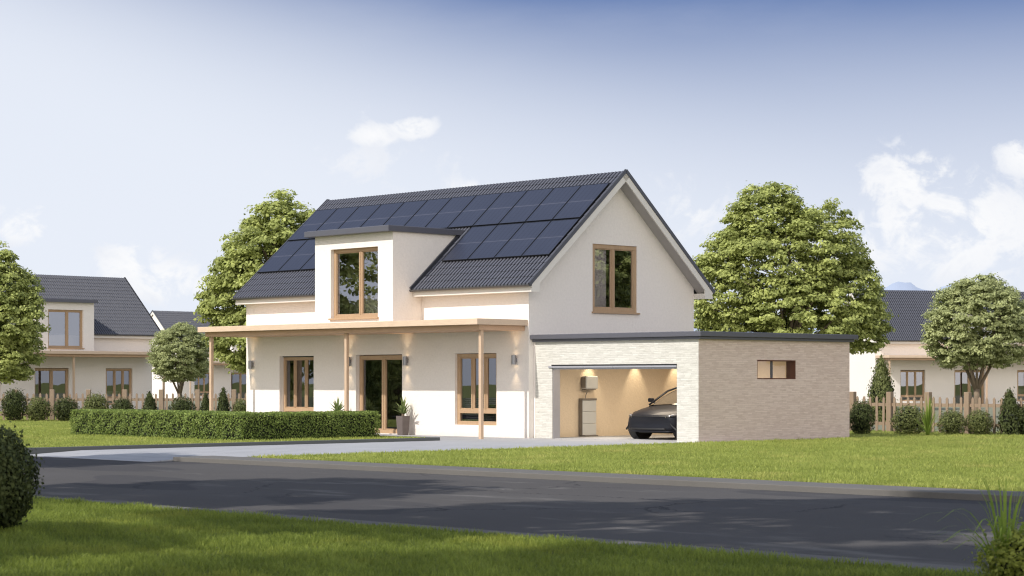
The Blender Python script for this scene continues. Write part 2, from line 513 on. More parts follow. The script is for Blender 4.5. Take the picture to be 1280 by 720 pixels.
def tile_sheet(mb, x0, x1, s0, s1, back=False, pitch=0.142, course=0.30, amp=0.052, seg=10):
    nx = max(2, int(round((x1 - x0) / pitch * seg)))
    rows = []
    k0 = int(s0 / course)
    s = s0; k = k0
    while s < s1 - 1e-4:
        e = min((k + 1) * course, s1)
        rows.append((s, 0.018)); rows.append((e, 0.006))
        s = e; k += 1
    V = []
    for (s, off) in rows:
        y, z = EY + s * CS, EZ + s * SN
        for i in range(nx + 1):
            x = x0 + (x1 - x0) * i / nx
            w = abs(math.sin((x % pitch) / pitch * PI)) ** 0.75 * amp + off
            V.append((x, y - SN * w, z + CS * w) if not back else (x, 2 * RY - (y - SN * w), z + CS * w))
    F = []
    for r in range(len(rows) - 1):
        for i in range(nx):
            a = r * (nx + 1) + i
            F.append((a, a + 1, a + nx + 2, a + nx + 1))
    # front edge of the lowest course
    n = len(V)
    for i in range(nx + 1):
        x, y, z = V[i]
        V.append((x, y, z - 0.05))
    for i in range(nx):
        F.append((n + i, n + i + 1, i + 1, i))
    mb.add(V, F)


def make_house(name, pl="plaster", label=None, detailed=True):
    root = empty(name)
    P = M[pl]
    # ---- walls
    holes = [(-11.28, -9.55, 0.38, 2.36), (-7.50, -5.36, 0.02, 2.37), (-3.04, -1.30, 0.33, 2.37)]
    w = MB()
    wall_rects(w, 'S', 0.0, 0.30, HX0, HX1, -0.15, 4.15, holes)
    # gable end walls with the slope of the roof
    def zr(y):
        return 4.345 + (RZ - EZ) / (RY - EY) * (y if y <= RY else 2 * RY - y)
    gh = (2.54, 4.40, 3.56, 5.50)
    for c0, c1, hole in ((-0.30, 0.0, True), (HX0, HX0 + 0.30, False)):
        w.prism([(0.30, -0.15), (HY1, -0.15), (HY1, 3.56), (0.30, 3.56)], 'x', c0, c1)
        if hole:
            w.prism([(0.30, 3.56), (gh[0], 3.56), (gh[0], zr(gh[0])), (0.30, zr(0.30))], 'x', c0, c1)
            w.prism([(gh[0], 5.50), (gh[1], 5.50), (gh[1], zr(gh[1])), (RY, zr(RY)), (gh[0], zr(gh[0]))], 'x', c0, c1)
            w.prism([(gh[1], 3.56), (HY1, 3.56), (HY1, zr(HY1)), (gh[1], zr(gh[1]))], 'x', c0, c1)
        else:
            w.prism([(0.30, 3.56), (HY1, 3.56), (HY1, zr(HY1)), (RY, zr(RY)), (0.30, zr(0.30))], 'x', c0, c1)
    w.prism([(0.0, 4.15), (0.30, 4.15), (0.30, zr(0.30)), (0.0, zr(0.0))], 'x', -0.30, 0.0)
    w.prism([(0.0, 4.15), (0.30, 4.15), (0.30, zr(0.30)), (0.0, zr(0.0))], 'x', HX0, HX0 + 0.30)
    w.box(HX0 + 0.30, HX1 - 0.30, HY1 - 0.30, HY1, -0.15, 4.15)
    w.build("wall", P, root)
    # ---- dormer body
    d = MB()
    wall_rects(d, 'S', DY, 0.25, DX0, DX1, 3.285, 5.90, [(-7.34, -5.16, 3.44, 5.50)])
    ytop = EY + (5.90 - EZ) / SN * CS
    for c0, c1 in ((DX0, DX0 + 0.25), (DX1 - 0.25, DX1)):
        d.prism([(DY + 0.25, 3.285), (0.0, 3.285), (0.0, 4.52), (ytop, 5.90), (DY + 0.25, 5.90)], 'x', c0, c1)
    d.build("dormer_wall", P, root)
    r = MB()
    r.box(DX0 - 0.20, DX1 + 0.10, DY - 0.26, 1.80, 5.90, 6.065)
    r.box(DX0 - 0.14, DX1 + 0.04, DY - 0.20, 1.55, 6.065, 6.08)
    r.build("dormer_roof", M["trim"], root, bevel=0.012)
    # ---- roof
    t = MB()
    tile_sheet(t, RX0, DX0 - 0.02, 0.0, SLEN)
    tile_sheet(t, DX1 + 0.02, RX1, 0.0, SLEN)
    tile_sheet(t, DX0 - 0.02, DX1 + 0.02, 2.58, SLEN)
    tile_sheet(t, RX0, RX1, 0.0, SLEN, back=True, seg=4)
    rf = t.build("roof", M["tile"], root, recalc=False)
    # black tile edge along the verges and the dormer cheeks
    e = MB()
    def slope_bar(x0, x1, sa, sb, lo, hi, back=False, mb=e):
        q = []
        for (s, h) in ((sa, lo), (sb, lo), (sb, hi), (sa, hi)):
            y, z = EY + s * CS - SN * h, EZ + s * SN + CS * h
            q.append((2 * RY - y if back else y, z))
        mb.prism(q, 'x', x0, x1)
    for bk in (False, True):
        for xa in (RX1, RX0 - 0.03):
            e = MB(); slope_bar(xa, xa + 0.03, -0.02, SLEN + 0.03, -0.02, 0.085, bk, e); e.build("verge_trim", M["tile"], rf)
    for xa in (DX1 + 0.003, DX0 - 0.06):
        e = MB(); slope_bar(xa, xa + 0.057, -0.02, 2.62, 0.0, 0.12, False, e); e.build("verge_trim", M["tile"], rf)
    # white boards: verge boards, soffits, fascia, eave boxes
    for bk in (False, True):
        for (x0, x1) in ((RX1 - 0.03, RX1 + 0.012), (RX0 - 0.012, RX0 + 0.03)):
            b = MB(); slope_bar(x0, x1, 0.0, SLEN, -0.20, -0.022, bk, b); b.build("verge_board", M["white"], rf)
        for (x0, x1) in ((0.003, RX1 - 0.032), (RX0 + 0.032, HX0 - 0.003)):
            b = MB(); slope_bar(x0, x1, 0.05, SLEN - 0.1, -0.16, -0.05, bk, b); b.build("soffit", M["soffit"], rf)
    for (x0, x1) in ((RX0 + 0.032, DX0 - 0.003), (DX1 + 0.003, RX1 - 0.032)):
        MB().box(x0, x1, -0.34, -0.003, 4.035, 4.19).build("eave_board", M["white"], root)
    MB().box(RX0 + 0.032, RX1 - 0.032, HY1 + 0.003, HY1 + 0.34, 4.035, 4.19).build("eave_board", M["white"], root)
    for (x0, x1) in ((RX1 - 0.03, RX1 + 0.011), (RX0 - 0.011, RX0 + 0.03)):
        MB().prism([(-0.345, 4.03), (0.0, 4.03), (0.0, 4.41), (-0.345, 4.12)], 'x', x0, x1).build("eave_end", M["white"], root)
        MB().prism([(HY1 + 0.345, 4.03), (HY1 + 0.345, 4.12), (HY1, 4.41), (HY1, 4.03)], 'x', x0, x1).build("eave_end", M["white"], root)
    for (x0, x1) in ((RX0 - 0.10, DX0 - 0.04), (DX1 + 0.0, RX1 + 0.04)):
        g = MB()
        n = 10
        vs, fs = [], []
        for k in range(n + 1):
            a = PI + PI * k / n
            for x in (x0, x1):
                vs.append((x, -0.43 + math.cos(a) * 0.055, 4.225 + math.sin(a) * 0.055))
        for k in range(n):
            fs.append((2 * k, 2 * k + 1, 2 * k + 3, 2 * k + 2))
        g.add(vs, fs)
        g.add([vs[i] for i in range(0, 2 * n + 2, 2)], [tuple(range(n + 1))])
        g.add([vs[i] for i in range(1, 2 * n + 2, 2)], [tuple(range(n + 1))])
        g.box(x0, x1, -0.375, -0.345, 4.19, 4.235)
        g.build("gutter", M["gutter"], root)
    # ---- porch
    p = MB()
    p.box(-13.0, -0.03, -1.92, -0.003, 3.115, 3.28)
    pr = p.build("porch_roof", M["wood_pale"], root, bevel=0.008)
    p = MB()
    p.box(-12.84, -0.15, -1.74, -0.006, 2.975, 3.114)
    p.build("porch_beam", M["wood_soffit"], pr, bevel=0.006)
    for x in (-12.77, -6.04, -0.27):
        q = MB(); q.box(x - 0.05, x + 0.05, -1.60, -1.50, -0.02, 2.974)
        q.build("porch_post", M["post"], root, bevel=0.006)
    # ---- windows and door
    wl = window(root, 'S', 0.0, -11.28, -9.55, 0.38, 2.33, (-10.72, -10.16), 0.68, 0.16, 0.075, mw=0.085)
    bl = MB(); bl.box(-11.28, -9.55, 0.12, 0.22, 2.33, 2.36); bl.build("shutter_box", M["black"], wl)
    window(root, 'S', 0.0, -7.50, -5.36, 0.02, 2.35, (-6.38,), None, 0.14, 0.11, name="terrace_door", mw=0.15)
    wr = window(root, 'S', 0.0, -3.04, -1.30, 0.33, 2.36, (-2.40, -1.86), 0.72, 0.09, 0.11, mw=0.10)
    sl = MB()
    z = 0.46
    while z < 1.10:
        sl.add([(-2.95, 0.30, z), (-1.38, 0.30, z), (-1.38, 0.36, z + 0.03), (-2.95, 0.36, z + 0.03)], [(0, 1, 2, 3)]); z += 0.055
    sl.build("blind", M["blind"], wr, recalc=False)
    window(root, 'S', DY, -7.34, -5.16, 3.44, 5.50, (-6.10,), None, 0.12, 0.10, sill=True, mw=0.13, glass="glass_up")
    wg = window(root, 'E', 0.0, 2.54, 4.40, 3.56, 5.50, (3.43,), None, 0.035, 0.12, sill=True, mw=0.12, glass="glass_up")
    cu = MB(); vs, fs = [], []
    nn = 60
    for k in range(nn + 1):
        y = 2.62 + 0.62 * k / nn
        x = -0.145 + 0.025 * math.sin(k * 0.9)
        vs += [(x, y, 3.6), (x, y, 5.45)]
    fs = [(2 * k, 2 * k + 2, 2 * k + 3, 2 * k + 1) for k in range(nn)]
    cu.add(vs, fs); cu.build("curtain", M["curtain"], wg, smooth=True, recalc=False)
    # ---- rooms behind the glass
    rm = MB()
    for (x0, x1, y0, y1, z0, z1) in ((HX0 + 0.32, -8.6, 0.32, HY1 - 0.35, 0.02, 2.6), (-8.5, -4.0, 0.32, HY1 - 0.35, 0.02, 2.6), (-3.9, -0.32, 0.32, HY1 - 0.35, 0.02, 2.6)):
        V = [(x0, y0, z0), (x1, y0, z0), (x1, y1, z0), (x0, y1, z0), (x0, y0, z1), (x1, y0, z1), (x1, y1, z1), (x0, y1, z1)]
        rm.mat(1).add(V, [(0, 1, 2, 3)]); rm.mat(0).add(V, [(4, 7, 6, 5), (1, 5, 6, 2), (2, 6, 7, 3), (3, 7, 4, 0)])
    V = [(DX0 + 0.27, DY + 0.27, 3.30), (DX1 - 0.27, DY + 0.27, 3.30), (DX1 - 0.27, 3.2, 3.30), (DX0 + 0.27, 3.2, 3.30), (DX0 + 0.27, DY + 0.27, 5.85), (DX1 - 0.27, DY + 0.27, 5.85), (DX1 - 0.27, 3.2, 5.85), (DX0 + 0.27, 3.2, 5.85)]
    rm.mat(1).add(V, [(0, 1, 2, 3)]); rm.mat(0).add(V, [(4, 7, 6, 5), (1, 5, 6, 2), (2, 6, 7, 3), (3, 7, 4, 0)])
    V = [(-3.6, 1.6, 3.30), (-0.32, 1.6, 3.30), (-0.32, 5.4, 3.30), (-3.6, 5.4, 3.30), (-3.6, 1.6, 5.6), (-0.32, 1.6, 5.6), (-0.32, 5.4, 5.6), (-3.6, 5.4, 5.6)]
    rm.mat(1).add(V, [(0, 1, 2, 3)]); rm.mat(0).add(V, [(4, 7, 6, 5), (0, 4, 5, 1), (2, 6, 7, 3), (3, 7, 4, 0)])
    rm.build("room", [M["interior"], M["interior_floor"]], root, recalc=False)
    # a chest of drawers in the dormer room
    cd = MB(); cd.box(-5.75, -5.15, 0.4, 0.9, 3.31, 4.25)
    for z in (3.55, 3.80, 4.05): cd.box(-5.72, -5.18, 0.385, 0.40, z - 0.09, z + 0.09)
    cd.build("drawer_chest", M["cabinet"], root)
    return root


house = make_house("detached_house")
tag(house, "large white rendered house with solar panels, dormer and long wooden porch", "house")

# ---- garage annex
def make_garage():
    root = empty("garage")
    tag(root, "open flat-roofed garage clad in pale stone beside the solar-roofed house", "garage")
    gx0, gx1, gy0, gy1 = 0.003, 6.03, 0.20, 6.55
    w = MB()
    wall_rects(w, 'S', gy0, 0.30, gx0 + 0.06, gx1, -0.12, 2.66, [(0.71, 5.29, -0.12, 2.00)])
    w.build("wall", M["stone_sunlit"], root)
    w = MB()
    wall_rects(w, 'E', gx1, 0.30, gy0 + 0.30, gy1, -0.12, 2.66, [(2.55, 4.17, 1.63, 2.14)])
    w.box(gx1 - 0.02, gx1 + 0.001, gy0 + 0.003, gy0 + 0.31, -0.12, 2.658)
    w.box(gx0 + 0.06, gx1 - 0.30, gy1 - 0.30, gy1, -0.12, 2.66)
    w.build("wall", M["stone"], root)
    j = MB(); j.box(gx0, 0.063, gy0 - 0.01, gy1, -0.12, 2.66); j.build("corner_strip", M["plaster"], root)
    li = MB()
    li.box(0.066, 0.085, 0.51, 6.24, 0.0, 2.5)                      # lining over the house wall
    li.box(0.09, 5.72, 6.20, 6.245, 0.0, 2.5)
    wall_rects(li, 'E', 5.725, 0.02, 0.52, 6.19, 0.0, 2.5, [(2.55, 4.17, 1.63, 2.14)])
    li.box(0.066, 5.72, 0.505, 0.515, 2.02, 2.5)
    li.build("inner_wall", M["beige"], root)
    c = MB(); c.box(0.07, 5.71, 0.52, 6.23, 2.42, 2.50); c.build("garage_ceiling", M["interior"], root)
    for xj in (0.7, 5.278): MB().box(xj, xj + 0.022, 0.23, 0.50, 0.0, 1.99).build("door_jamb", M["grey_bar"], root)
    r = MB()
    r.box(gx0 + 0.0, gx1 + 0.20, gy0 - 0.16, gy1 + 0.14, 2.73, 2.86)
    r.box(gx0 + 0.02, gx1 + 0.12, gy0 - 0.09, gy1 + 0.07, 2.66, 2.73)
    r.build("garage_roof", M["trim"], root, bevel=0.012)
    dr = MB()
    dr.box(0.60, 5.29, 0.165, 0.195, 1.945, 1.99)
    dr.box(0.725, 5.28, 0.22, 0.30, 1.90, 1.955)
    dr.box(3.0, 3.03, 0.155, 0.197, 1.94, 1.992)
    d = dr.build("garage_door", M["grey_bar"], root)
    k = MB(); k.box(0.70, 5.29, 0.185, 0.23, 1.991, 2.03)
    k.build("door_seal", M["black"], d)
    fr = MB()
    a0, a1, z0, z1 = 2.55, 4.17, 1.63, 2.14
    for (l, rr, za, zb) in ((a0, a1, z1 - 0.03, z1), (a0, a1, z0, z0 + 0.03), (a0, a0 + 0.02, z0 + 0.03, z1 - 0.03), (a1 - 0.03, a1, z0 + 0.03, z1 - 0.03)):
        fr.box(gx1 - 0.30, gx1 - 0.004, l, rr, za, zb)
    f = fr.build("window", M["sill_dark"], root)
    mm = MB(); mm.box(gx1 - 0.20, gx1 - 0.15, 3.33, 3.38, z0 + 0.03, z1 - 0.03); mm.build("mullion", M["trim"], f)
    pn = MB(); pn.add([(gx1 - 0.17, a0, z0), (gx1 - 0.17, a1, z0), (gx1 - 0.17, a1, z1), (gx1 - 0.17, a0, z1)], [(0, 1, 2, 3)]); pn.build("pane", M["glass_clear"], f, recalc=False)
    fl = MB(); fl.box(0.07, 5.73, 0.30, 6.24, -0.02, 0.012); fl.build("garage_floor", M["drive"], root)
    for y in (2.29, 4.22, 5.96):
        q = MB(); q.cyl((0.42, y, 2.395), 0.05, 0.026, 20); q.build("downlight", M["glow"], root)
        L = bpy.data.lights.new("garage_downlight", 'SPOT'); L.energy = 60; L.color = (1.0, 0.84, 0.60); L.spot_size = R(62); L.spot_blend = 0.7; L.shadow_soft_size = 0.03
        o = link(bpy.data.objects.new("garage_downlight", L)); o.location = (0.40, y, 2.385); o.rotation_euler = (0, R(12), 0)
    for y in (1.8, 4.2):  # added area lights that brighten the interior, no fixture of their own
        L = bpy.data.lights.new("garage_fill", 'AREA'); L.energy = 85; L.color = (1.0, 0.84, 0.64); L.size = 1.6
        o = link(bpy.data.objects.new("garage_fill", L)); o.location = (3.0, y, 2.38)
    return root


garage = make_garage()

# ---- wall lights under the porch
def sconce(x, z, label):
    root = empty("wall_light", (x, 0, z))
    tag(root, label, "wall light", "up and down wall lights under the porch")
    b = MB(); b.cyl((0, -0.10, -0.13), 0.065, 0.26, 24, cap=False); b.cyl((0, -0.10, -0.118), 0.06, 0.236, 20); b.build("lamp_housing", M["metal"], root, smooth=False)
    b = MB(); b.box(-0.04, 0.04, -0.05, -0.002, -0.05, 0.05); b.build("bracket", M["metal"], root)
    for zb in (-0.127, 0.121): MB().cyl((0, -0.10, zb), 0.05, 0.006, 16).build("bulb", M["glow"], root)
    for dz, rx in ((-0.135, R(-9)), (0.135, R(180 + 9))):
        L = bpy.data.lights.new("wall_light_beam", 'SPOT'); L.energy = 24 if dz < 0 else 16; L.color = (1.0, 0.74, 0.45); L.spot_size = R(70); L.spot_blend = 0.9; L.shadow_soft_size = 0.02
        o = link(bpy.data.objects.new("wall_light_beam", L), root); o.location = (0, -0.11, dz); o.rotation_euler = (rx, 0, 0)
    return root


sconce(-12.68, 2.10, "grey cylinder wall light by the far left house corner")
sconce(-7.76, 2.17, "grey cylinder wall light just left of the terrace door")
sconce(-5.12, 2.17, "grey cylinder wall light just right of the terrace door")
sconce(-0.50, 2.17, "grey cylinder wall light between right window and garage")

# ---- solar panels
def panel(x0, s0, w, h, label):
    root = empty("solar_panel")
    off = 0.115
    root.location = (x0, EY + s0 * CS - SN * off, EZ + s0 * SN + CS * off)
    root.rotation_euler = (math.atan2(SN, CS), 0, 0)
    tag(root, label, "solar panel", "solar panels on the front roof slope")
    return root


def panel_mesh(w, h, root):
    f = MB(); t = 0.018
    f.box(0, w, 0, t, -0.035, 0.0); f.box(0, w, h - t, h, -0.035, 0.0); f.box(0, t, t, h - t, -0.035, 0.0); f.box(w - t, w, t, h - t, -0.035, 0.0)
    f.box(0.1, 0.14, 0.1, h - 0.1, -0.09, -0.036); f.box(w - 0.14, w - 0.1, 0.1, h - 0.1, -0.09, -0.036)
    a = f.build("frame", M["panel_frame"], root)
    g = MB(); g.box(t, w - t, t, h - t, -0.02, -0.005)
    b = g.build("cell_sheet", M["cells"], root)
    return a, b


ORD = ["first", "second", "third", "fourth", "fifth", "sixth", "seventh", "eighth", "ninth", "tenth", "eleventh", "twelfth"]
PW, PH = 1.095, 1.60
first = None
for row, (x0, n, s0, where) in enumerate(((-13.06, 12, 2.86, "upper"), (-13.06, 4, 1.20, "lower left"), (-4.11, 4, 1.20, "lower right"))):
    for i in range(n):
        if where == "upper": lb = f"dark solar panel, {ORD[i]} from the left in the long upper row"
        elif where == "lower left": lb = f"dark solar panel, {ORD[i]} from the left in the row left of the dormer"
        else: lb = f"dark solar panel, {ORD[i]} from the dormer in the row right of it"
        r = panel(x0 + i * 1.1165, s0, PW, PH, lb)
        if first is None: first = panel_mesh(PW, PH, r)
        else:
            for q in first:
                c = q.copy(); COL.objects.link(c); c.parent = r

# ---- battery and inverter in the garage
b = empty("battery_cabinet", (0.088, 1.88, 0.012))
tag(b, "tall grey stacked battery cabinet standing on the garage floor", "battery")
q = MB()
for k, (z0, z1) in enumerate(((0.04, 0.36), (0.366, 0.70), (0.706, 1.02))): q.box(0.02, 0.16, 0.0, 0.56, z0, z1)
q.build("battery_module", M["cabinet"], b, bevel=0.012)
q = MB(); q.box(0.015, 0.155, -0.012, -0.001, 0.04, 1.02); q.box(0.02, 0.25, 0.02, 0.54, 0.0, 0.04); q.build("side_cover", M["cabinet_dark"], b)
q = MB(); q.box(0.012, 0.172, -0.012, 0.572, 1.022, 1.08); q.build("cap", M["cabinet_dark"], b, bevel=0.01)
b = empty("inverter", (0.088, 1.95, 1.36))
tag(b, "small grey inverter box mounted on the garage wall above the battery", "inverter")
q = MB(); q.box(0.05, 0.24, 0.0, 0.48, 0.0, 0.36); q.build("inverter_case", M["cabinet"], b, bevel=0.025)
q = MB(); q.box(0.0, 0.05, 0.03, 0.45, 0.03, 0.33); q.box(0.06, 0.22, -0.02, -0.001, 0.03, 0.33); q.box(0.02, 0.20, 0.05, 0.43, -0.03, -0.001); q.build("heat_sink", M["cabinet_dark"], b, bevel=0.01)
q = MB(); q.tube([(0.12, 0.15, -0.02), (0.13, 0.14, -0.10), (0.12, 0.10, -0.17), (0.12, 0.08, -0.27)], [0.012] * 4); q.build("cable", M["cabinet_dark"], b)

# ------------------------------------------------------------------ car
def make_car(loc):
    """front of the car faces -y; local x across, y back from the nose"""
    root = empty("parked_car", loc)
    tag(root, "dark grey electric car parked nose-out inside the open garage", "car")
    W = 0.95
    # stations: y, half width, z bottom, z belt, z hood, crown
    st = [(0.0, 0.66, 0.27, 0.56, 0.615, 0.00), (0.012, 0.80, 0.235, 0.58, 0.645, 0.01), (0.06, 0.88, 0.215, 0.61, 0.675, 0.02), (0.22, 0.935, 0.205, 0.68, 0.735, 0.03),
          (0.50, 0.95, 0.20, 0.76, 0.81, 0.035), (0.80, 0.955, 0.20, 0.82, 0.87, 0.035), (1.15, 0.955, 0.20, 0.875, 0.92, 0.02), (2.2, 0.955, 0.20, 0.92, 0.95, 0.0),
          (3.3, 0.955, 0.20, 0.97, 0.98, 0.0), (4.0, 0.93, 0.22, 0.98, 1.02, 0.0), (4.4, 0.86, 0.28, 0.92, 0.98, 0.0), (4.52, 0.74, 0.40, 0.80, 0.86, 0.0)]
    vs, fs = [], []
    for (y, w, zb, zs, zh, cr) in st:
        half = [(0.0, zb), (w * 0.80, zb), (w * 0.965, zb + 0.07), (w, (zb + zs) * 0.5), (w * 0.985, zs - 0.06), (w * 0.93, zs), (w * 0.74, zh), (w * 0.35, zh + cr * 0.7), (0.0, zh + cr)]
        ring = half + [(-x, z) for (x, z) in half[-2:0:-1]]
        # the nose is curved in plan: sides of the first stations sit further back
        vs += [(x, y + 0.22 * (abs(x) / 0.95) ** 2.4 * max(0.0, 1 - y / 0.8), z) for (x, z) in ring]
        nr = len(ring)
    for i in range(len(st) - 1):
        for k in range(nr):
            a, b_ = i * nr + k, i * nr + (k + 1) % nr
            fs.append((a, b_, b_ + nr, a + nr))
    fs += [tuple(range(nr)), tuple(range(len(vs) - nr, len(vs)))]
    mb = MB(); mb.add(vs, fs)
    body = mb.build("body", M["paint"], root, smooth=True, subsurf=2)
    # cabin
    gs = [(0.98, 0.70, 0.90, 0.02), (1.25, 0.76, 0.92, 0.17), (1.65, 0.77, 0.93, 0.37), (2.10, 0.75, 0.95, 0.48), (2.8, 0.73, 0.97, 0.49), (3.5, 0.70, 0.97, 0.40), (4.1, 0.66, 0.98, 0.18), (4.4, 0.62, 0.98, 0.03)]
    vs, fs = [], []
    for (y, w, z, h) in gs:
        ring = [(w + 0.12, z - 0.05), (w + 0.10, z), (w - 0.06, z + h * 0.82), (w - 0.18, z + h), (0, z + h + 0.03), (-w + 0.18, z + h), (-w + 0.06, z + h * 0.82), (-w - 0.10, z), (-w - 0.12, z - 0.05)]
        vs += [(x, y, zz) for (x, zz) in ring]
    nr = 9
    for i in range(len(gs) - 1):
        for k in range(nr - 1):
            a = i * nr + k
            fs.append((a, a + 1, a + 1 + nr, a + nr))
    mb = MB(); mb.add(vs, fs); mb.build("windscreen", M["car_glass"], root, smooth=True, subsurf=2)
    rf = MB()
    vs = []
    for (y, w, z, h) in gs[3:7]:
        vs += [(x, y, z + h + 0.012 + (0.03 if x == 0 else 0)) for x in (w - 0.10, w - 0.25, 0, -w + 0.25, -w + 0.10)]
    fs = [(i * 5 + k, i * 5 + k + 1, i * 5 + k + 6, i * 5 + k + 5) for i in range(3) for k in range(4)]
    rf.add(vs, fs); rf.build("car_roof", M["paint"], root, smooth=True, recalc=False)
    pl = MB()
    for s in (-1, 1):
        pl.tube([(s * 0.82, 1.02, 0.92), (s * 0.72, 1.65, 1.29), (s * 0.60, 2.10, 1.43), (s * 0.56, 3.0, 1.465), (s * 0.56, 3.6, 1.38), (s * 0.62, 4.3, 1.02)], [0.028] * 6)
        pl.tube([(s * 0.86, 2.45, 0.95), (s * 0.66, 2.6, 1.40)], [0.03, 0.03])
    pl.build("pillar", M["paint"], root, smooth=True)
    def nose(x, out=0.0):
        return 0.22 * (abs(x) / 0.95) ** 2.4 + 0.012 - out
    def strip(name, z, rad, xm, mat, out=0.0):
        xs_ = [xm * k / 8 for k in range(-8, 9)]
        t_ = MB(); t_.tube([(x, nose(x, out) + (0.05 if abs(x) > 0.80 else 0), z) for x in xs_], [rad] * 17, 8)
        return t_.build(name, M[mat], root, smooth=True)
    strip("hood_seam", 0.625, 0.013, 0.82, "black")
    strip("bumper_grille", 0.285, 0.030, 0.62, "black")
    strip("bumper_lip", 0.225, 0.016, 0.84, "paint", 0.012)
    for s in (-1, 1):
        v_ = MB(); v_.tube([(s * 0.90, nose(0.90) - 0.01, 0.27), (s * 0.80, nose(0.80) - 0.004, 0.36), (s * 0.74, nose(0.74) - 0.002, 0.44)], [0.030, 0.018, 0.004], 6)
        v_.build("air_slit", M["black"], root)
        h = MB()
        h.tube([(s * 0.56, nose(.56) + 0.035, 0.60), (s * 0.68, nose(.68) + 0.04, 0.62), (s * 0.78, nose(.78) + 0.08, 0.65), (s * 0.85, 0.42, 0.69)], [0.012, 0.036, 0.040, 0.010], 10)
        hh = h.build("headlight", M["lens"], root, smooth=True)
        for (x, z) in ((0.62, 0.605), (0.68, 0.62), (0.74, 0.635)):
            l2 = MB(); l2.cyl((s * x, nose(x) - 0.008, z), 0.017, 0.03, 12, ax='y'); l2.build("lamp_lens", M["rim"], hh)
        mr = MB(); mr.box(s * 1.0 - 0.09, s * 1.0 + 0.09, 1.24, 1.34, 0.99, 1.10)
        mm_ = mr.build("wing_mirror", M["paint"], root, bevel=0.03)
        MB().tube([(s * 0.84, 1.30, 0.95), (s * 0.93, 1.29, 1.01)], [0.025, 0.02]).build("mirror_arm", M["paint"], mm_)
        for y in (0.66, 3.62):
            t = MB(); t.cyl((s * 0.85 - 0.11, y, 0.34), 0.34, 0.22, 40, ax='x')
            tw = t.build("wheel", M["rubber"], root, bevel=0.03)
            for sd in (1, -1):
                xo = s * 0.85 + sd * 0.110
                rr = MB(); rr.cyl((xo - 0.006, y, 0.34), 0.235, 0.012, 32, ax='x'); rr.build("rim", M["black"], tw)
                for k in range(5):
                    a = 2 * PI * k / 5 + 0.3
                    ca, sa = math.cos(a), math.sin(a)
                    pts = [(0.03 * sa, -0.03 * ca), (0.23 * ca + 0.02 * sa, 0.23 * sa - 0.02 * ca), (0.23 * ca - 0.02 * sa, 0.23 * sa + 0.02 * ca), (-0.03 * sa, 0.03 * ca)]
                    MB().prism([(y + p[0], 0.34 + p[1]) for p in pts], 'x', xo + sd * 0.007, xo + sd * 0.018).build("spoke", M["rim"], tw)
            if y < 2:
                ar = MB(); ar.cyl((s * 0.80 - 0.12, y, 0.36), 0.395, 0.24, 32, ax='x'); ar.build("wheel_arch", M["black"], root)
    ub = MB(); ub.box(-0.55, 0.55, 0.30, 4.2, 0.17, 0.30); ub.build("underbody", M["black"], root)
    return root


make_car((3.50, 0.98, 0.012))

# ------------------------------------------------------------------ ground
def struct(name, mb, m, **k):
    o = mb.build(name, m, **k)
    o["kind"] = "structure"
    return o


g = MB(); g.add([(-4000, -600, -0.35), (700, -600, -0.35), (700, 4000, -0.35), (-4000, 4000, -0.35)], [(0, 1, 2, 3)])
struct("ground", g, M["lawn"], recalc=False)
g = MB()
# land around the plot, stepped above the far ground sheet
g.box(-160, 6.30, 0.0, 130, -0.30, -0.02); g.box(6.30, 60, 1.95, 130, -0.30, -0.02)
struct("terrain", g, M["yard"])
g = MB(); g.box(-120, 80, -25.1, -15.1, -0.30, -0.08)
struct("road", g, M["asphalt"])
g = MB()
g.box(0.0, 6.30, -14.3, 1.95, -0.25, 0.0)
g.prism([(-15.9, -0.076), (-14.3, 0.0), (-14.3, -0.25), (-15.9, -0.25)], 'x', 0.0, 5.10)
struct("driveway", g, M["drive"])
g = MB(); g.box(-13.2, -0.003, -3.3, 0.0, -0.2, -0.002); struct("terrace", g, M["drive"])
g = MB(); g.box(5.10, 80, -15.3, -14.3, -0.25, 0.012)
g.box(6.17, 6.30, -14.3, 1.95, -0.25, 0.012)
struct("far_kerb", g, M["kerb"], bevel=0.012)
g = MB(); g.box(-120, 80, -25.4, -24.95, -0.25, 0.004)
struct("near_kerb", g, M["kerb"], bevel=0.012)
g = MB(); g.box(-0.13, 0.0, -15.75, -3.3, -0.2, 0.085); g.box(-80, -0.13, -15.75, -15.62, -0.2, 0.085); g.box(-13.2, -0.13, -3.3, -3.17, -0.2, 0.085)
struct("lawn_kerb", g, M["kerb_dark"], bevel=0.01)
LAWNZ = 0.05
g = MB(); g.box(-80, -0.13, -15.62, -3.3, -0.2, LAWNZ); g.box(-80, -13.2, -3.3, 0.0, -0.2, LAWNZ)
struct("left_lawn", g, M["lawn"])
g = MB(); g.box(6.30, 80, -14.3, 1.95, -0.2, -0.012)
struct("right_lawn", g, M["lawn"])
g = MB(); g.box(-120, 80, -90, -25.4, -0.2, -0.012)
struct("verge_lawn", g, M["lawn_shade_toned"])

# ---- grass blades
def view_filter(P, margin=5.0):
    dx, dy = P[:, 0] - CAM[0], P[:, 1] - CAM[1]
    a = dx * RGT[0] + dy * RGT[1]; d = dx * FWD[0] + dy * FWD[1]
    return (d > 8) & (np.abs(a) < d * 0.2465 + margin), d


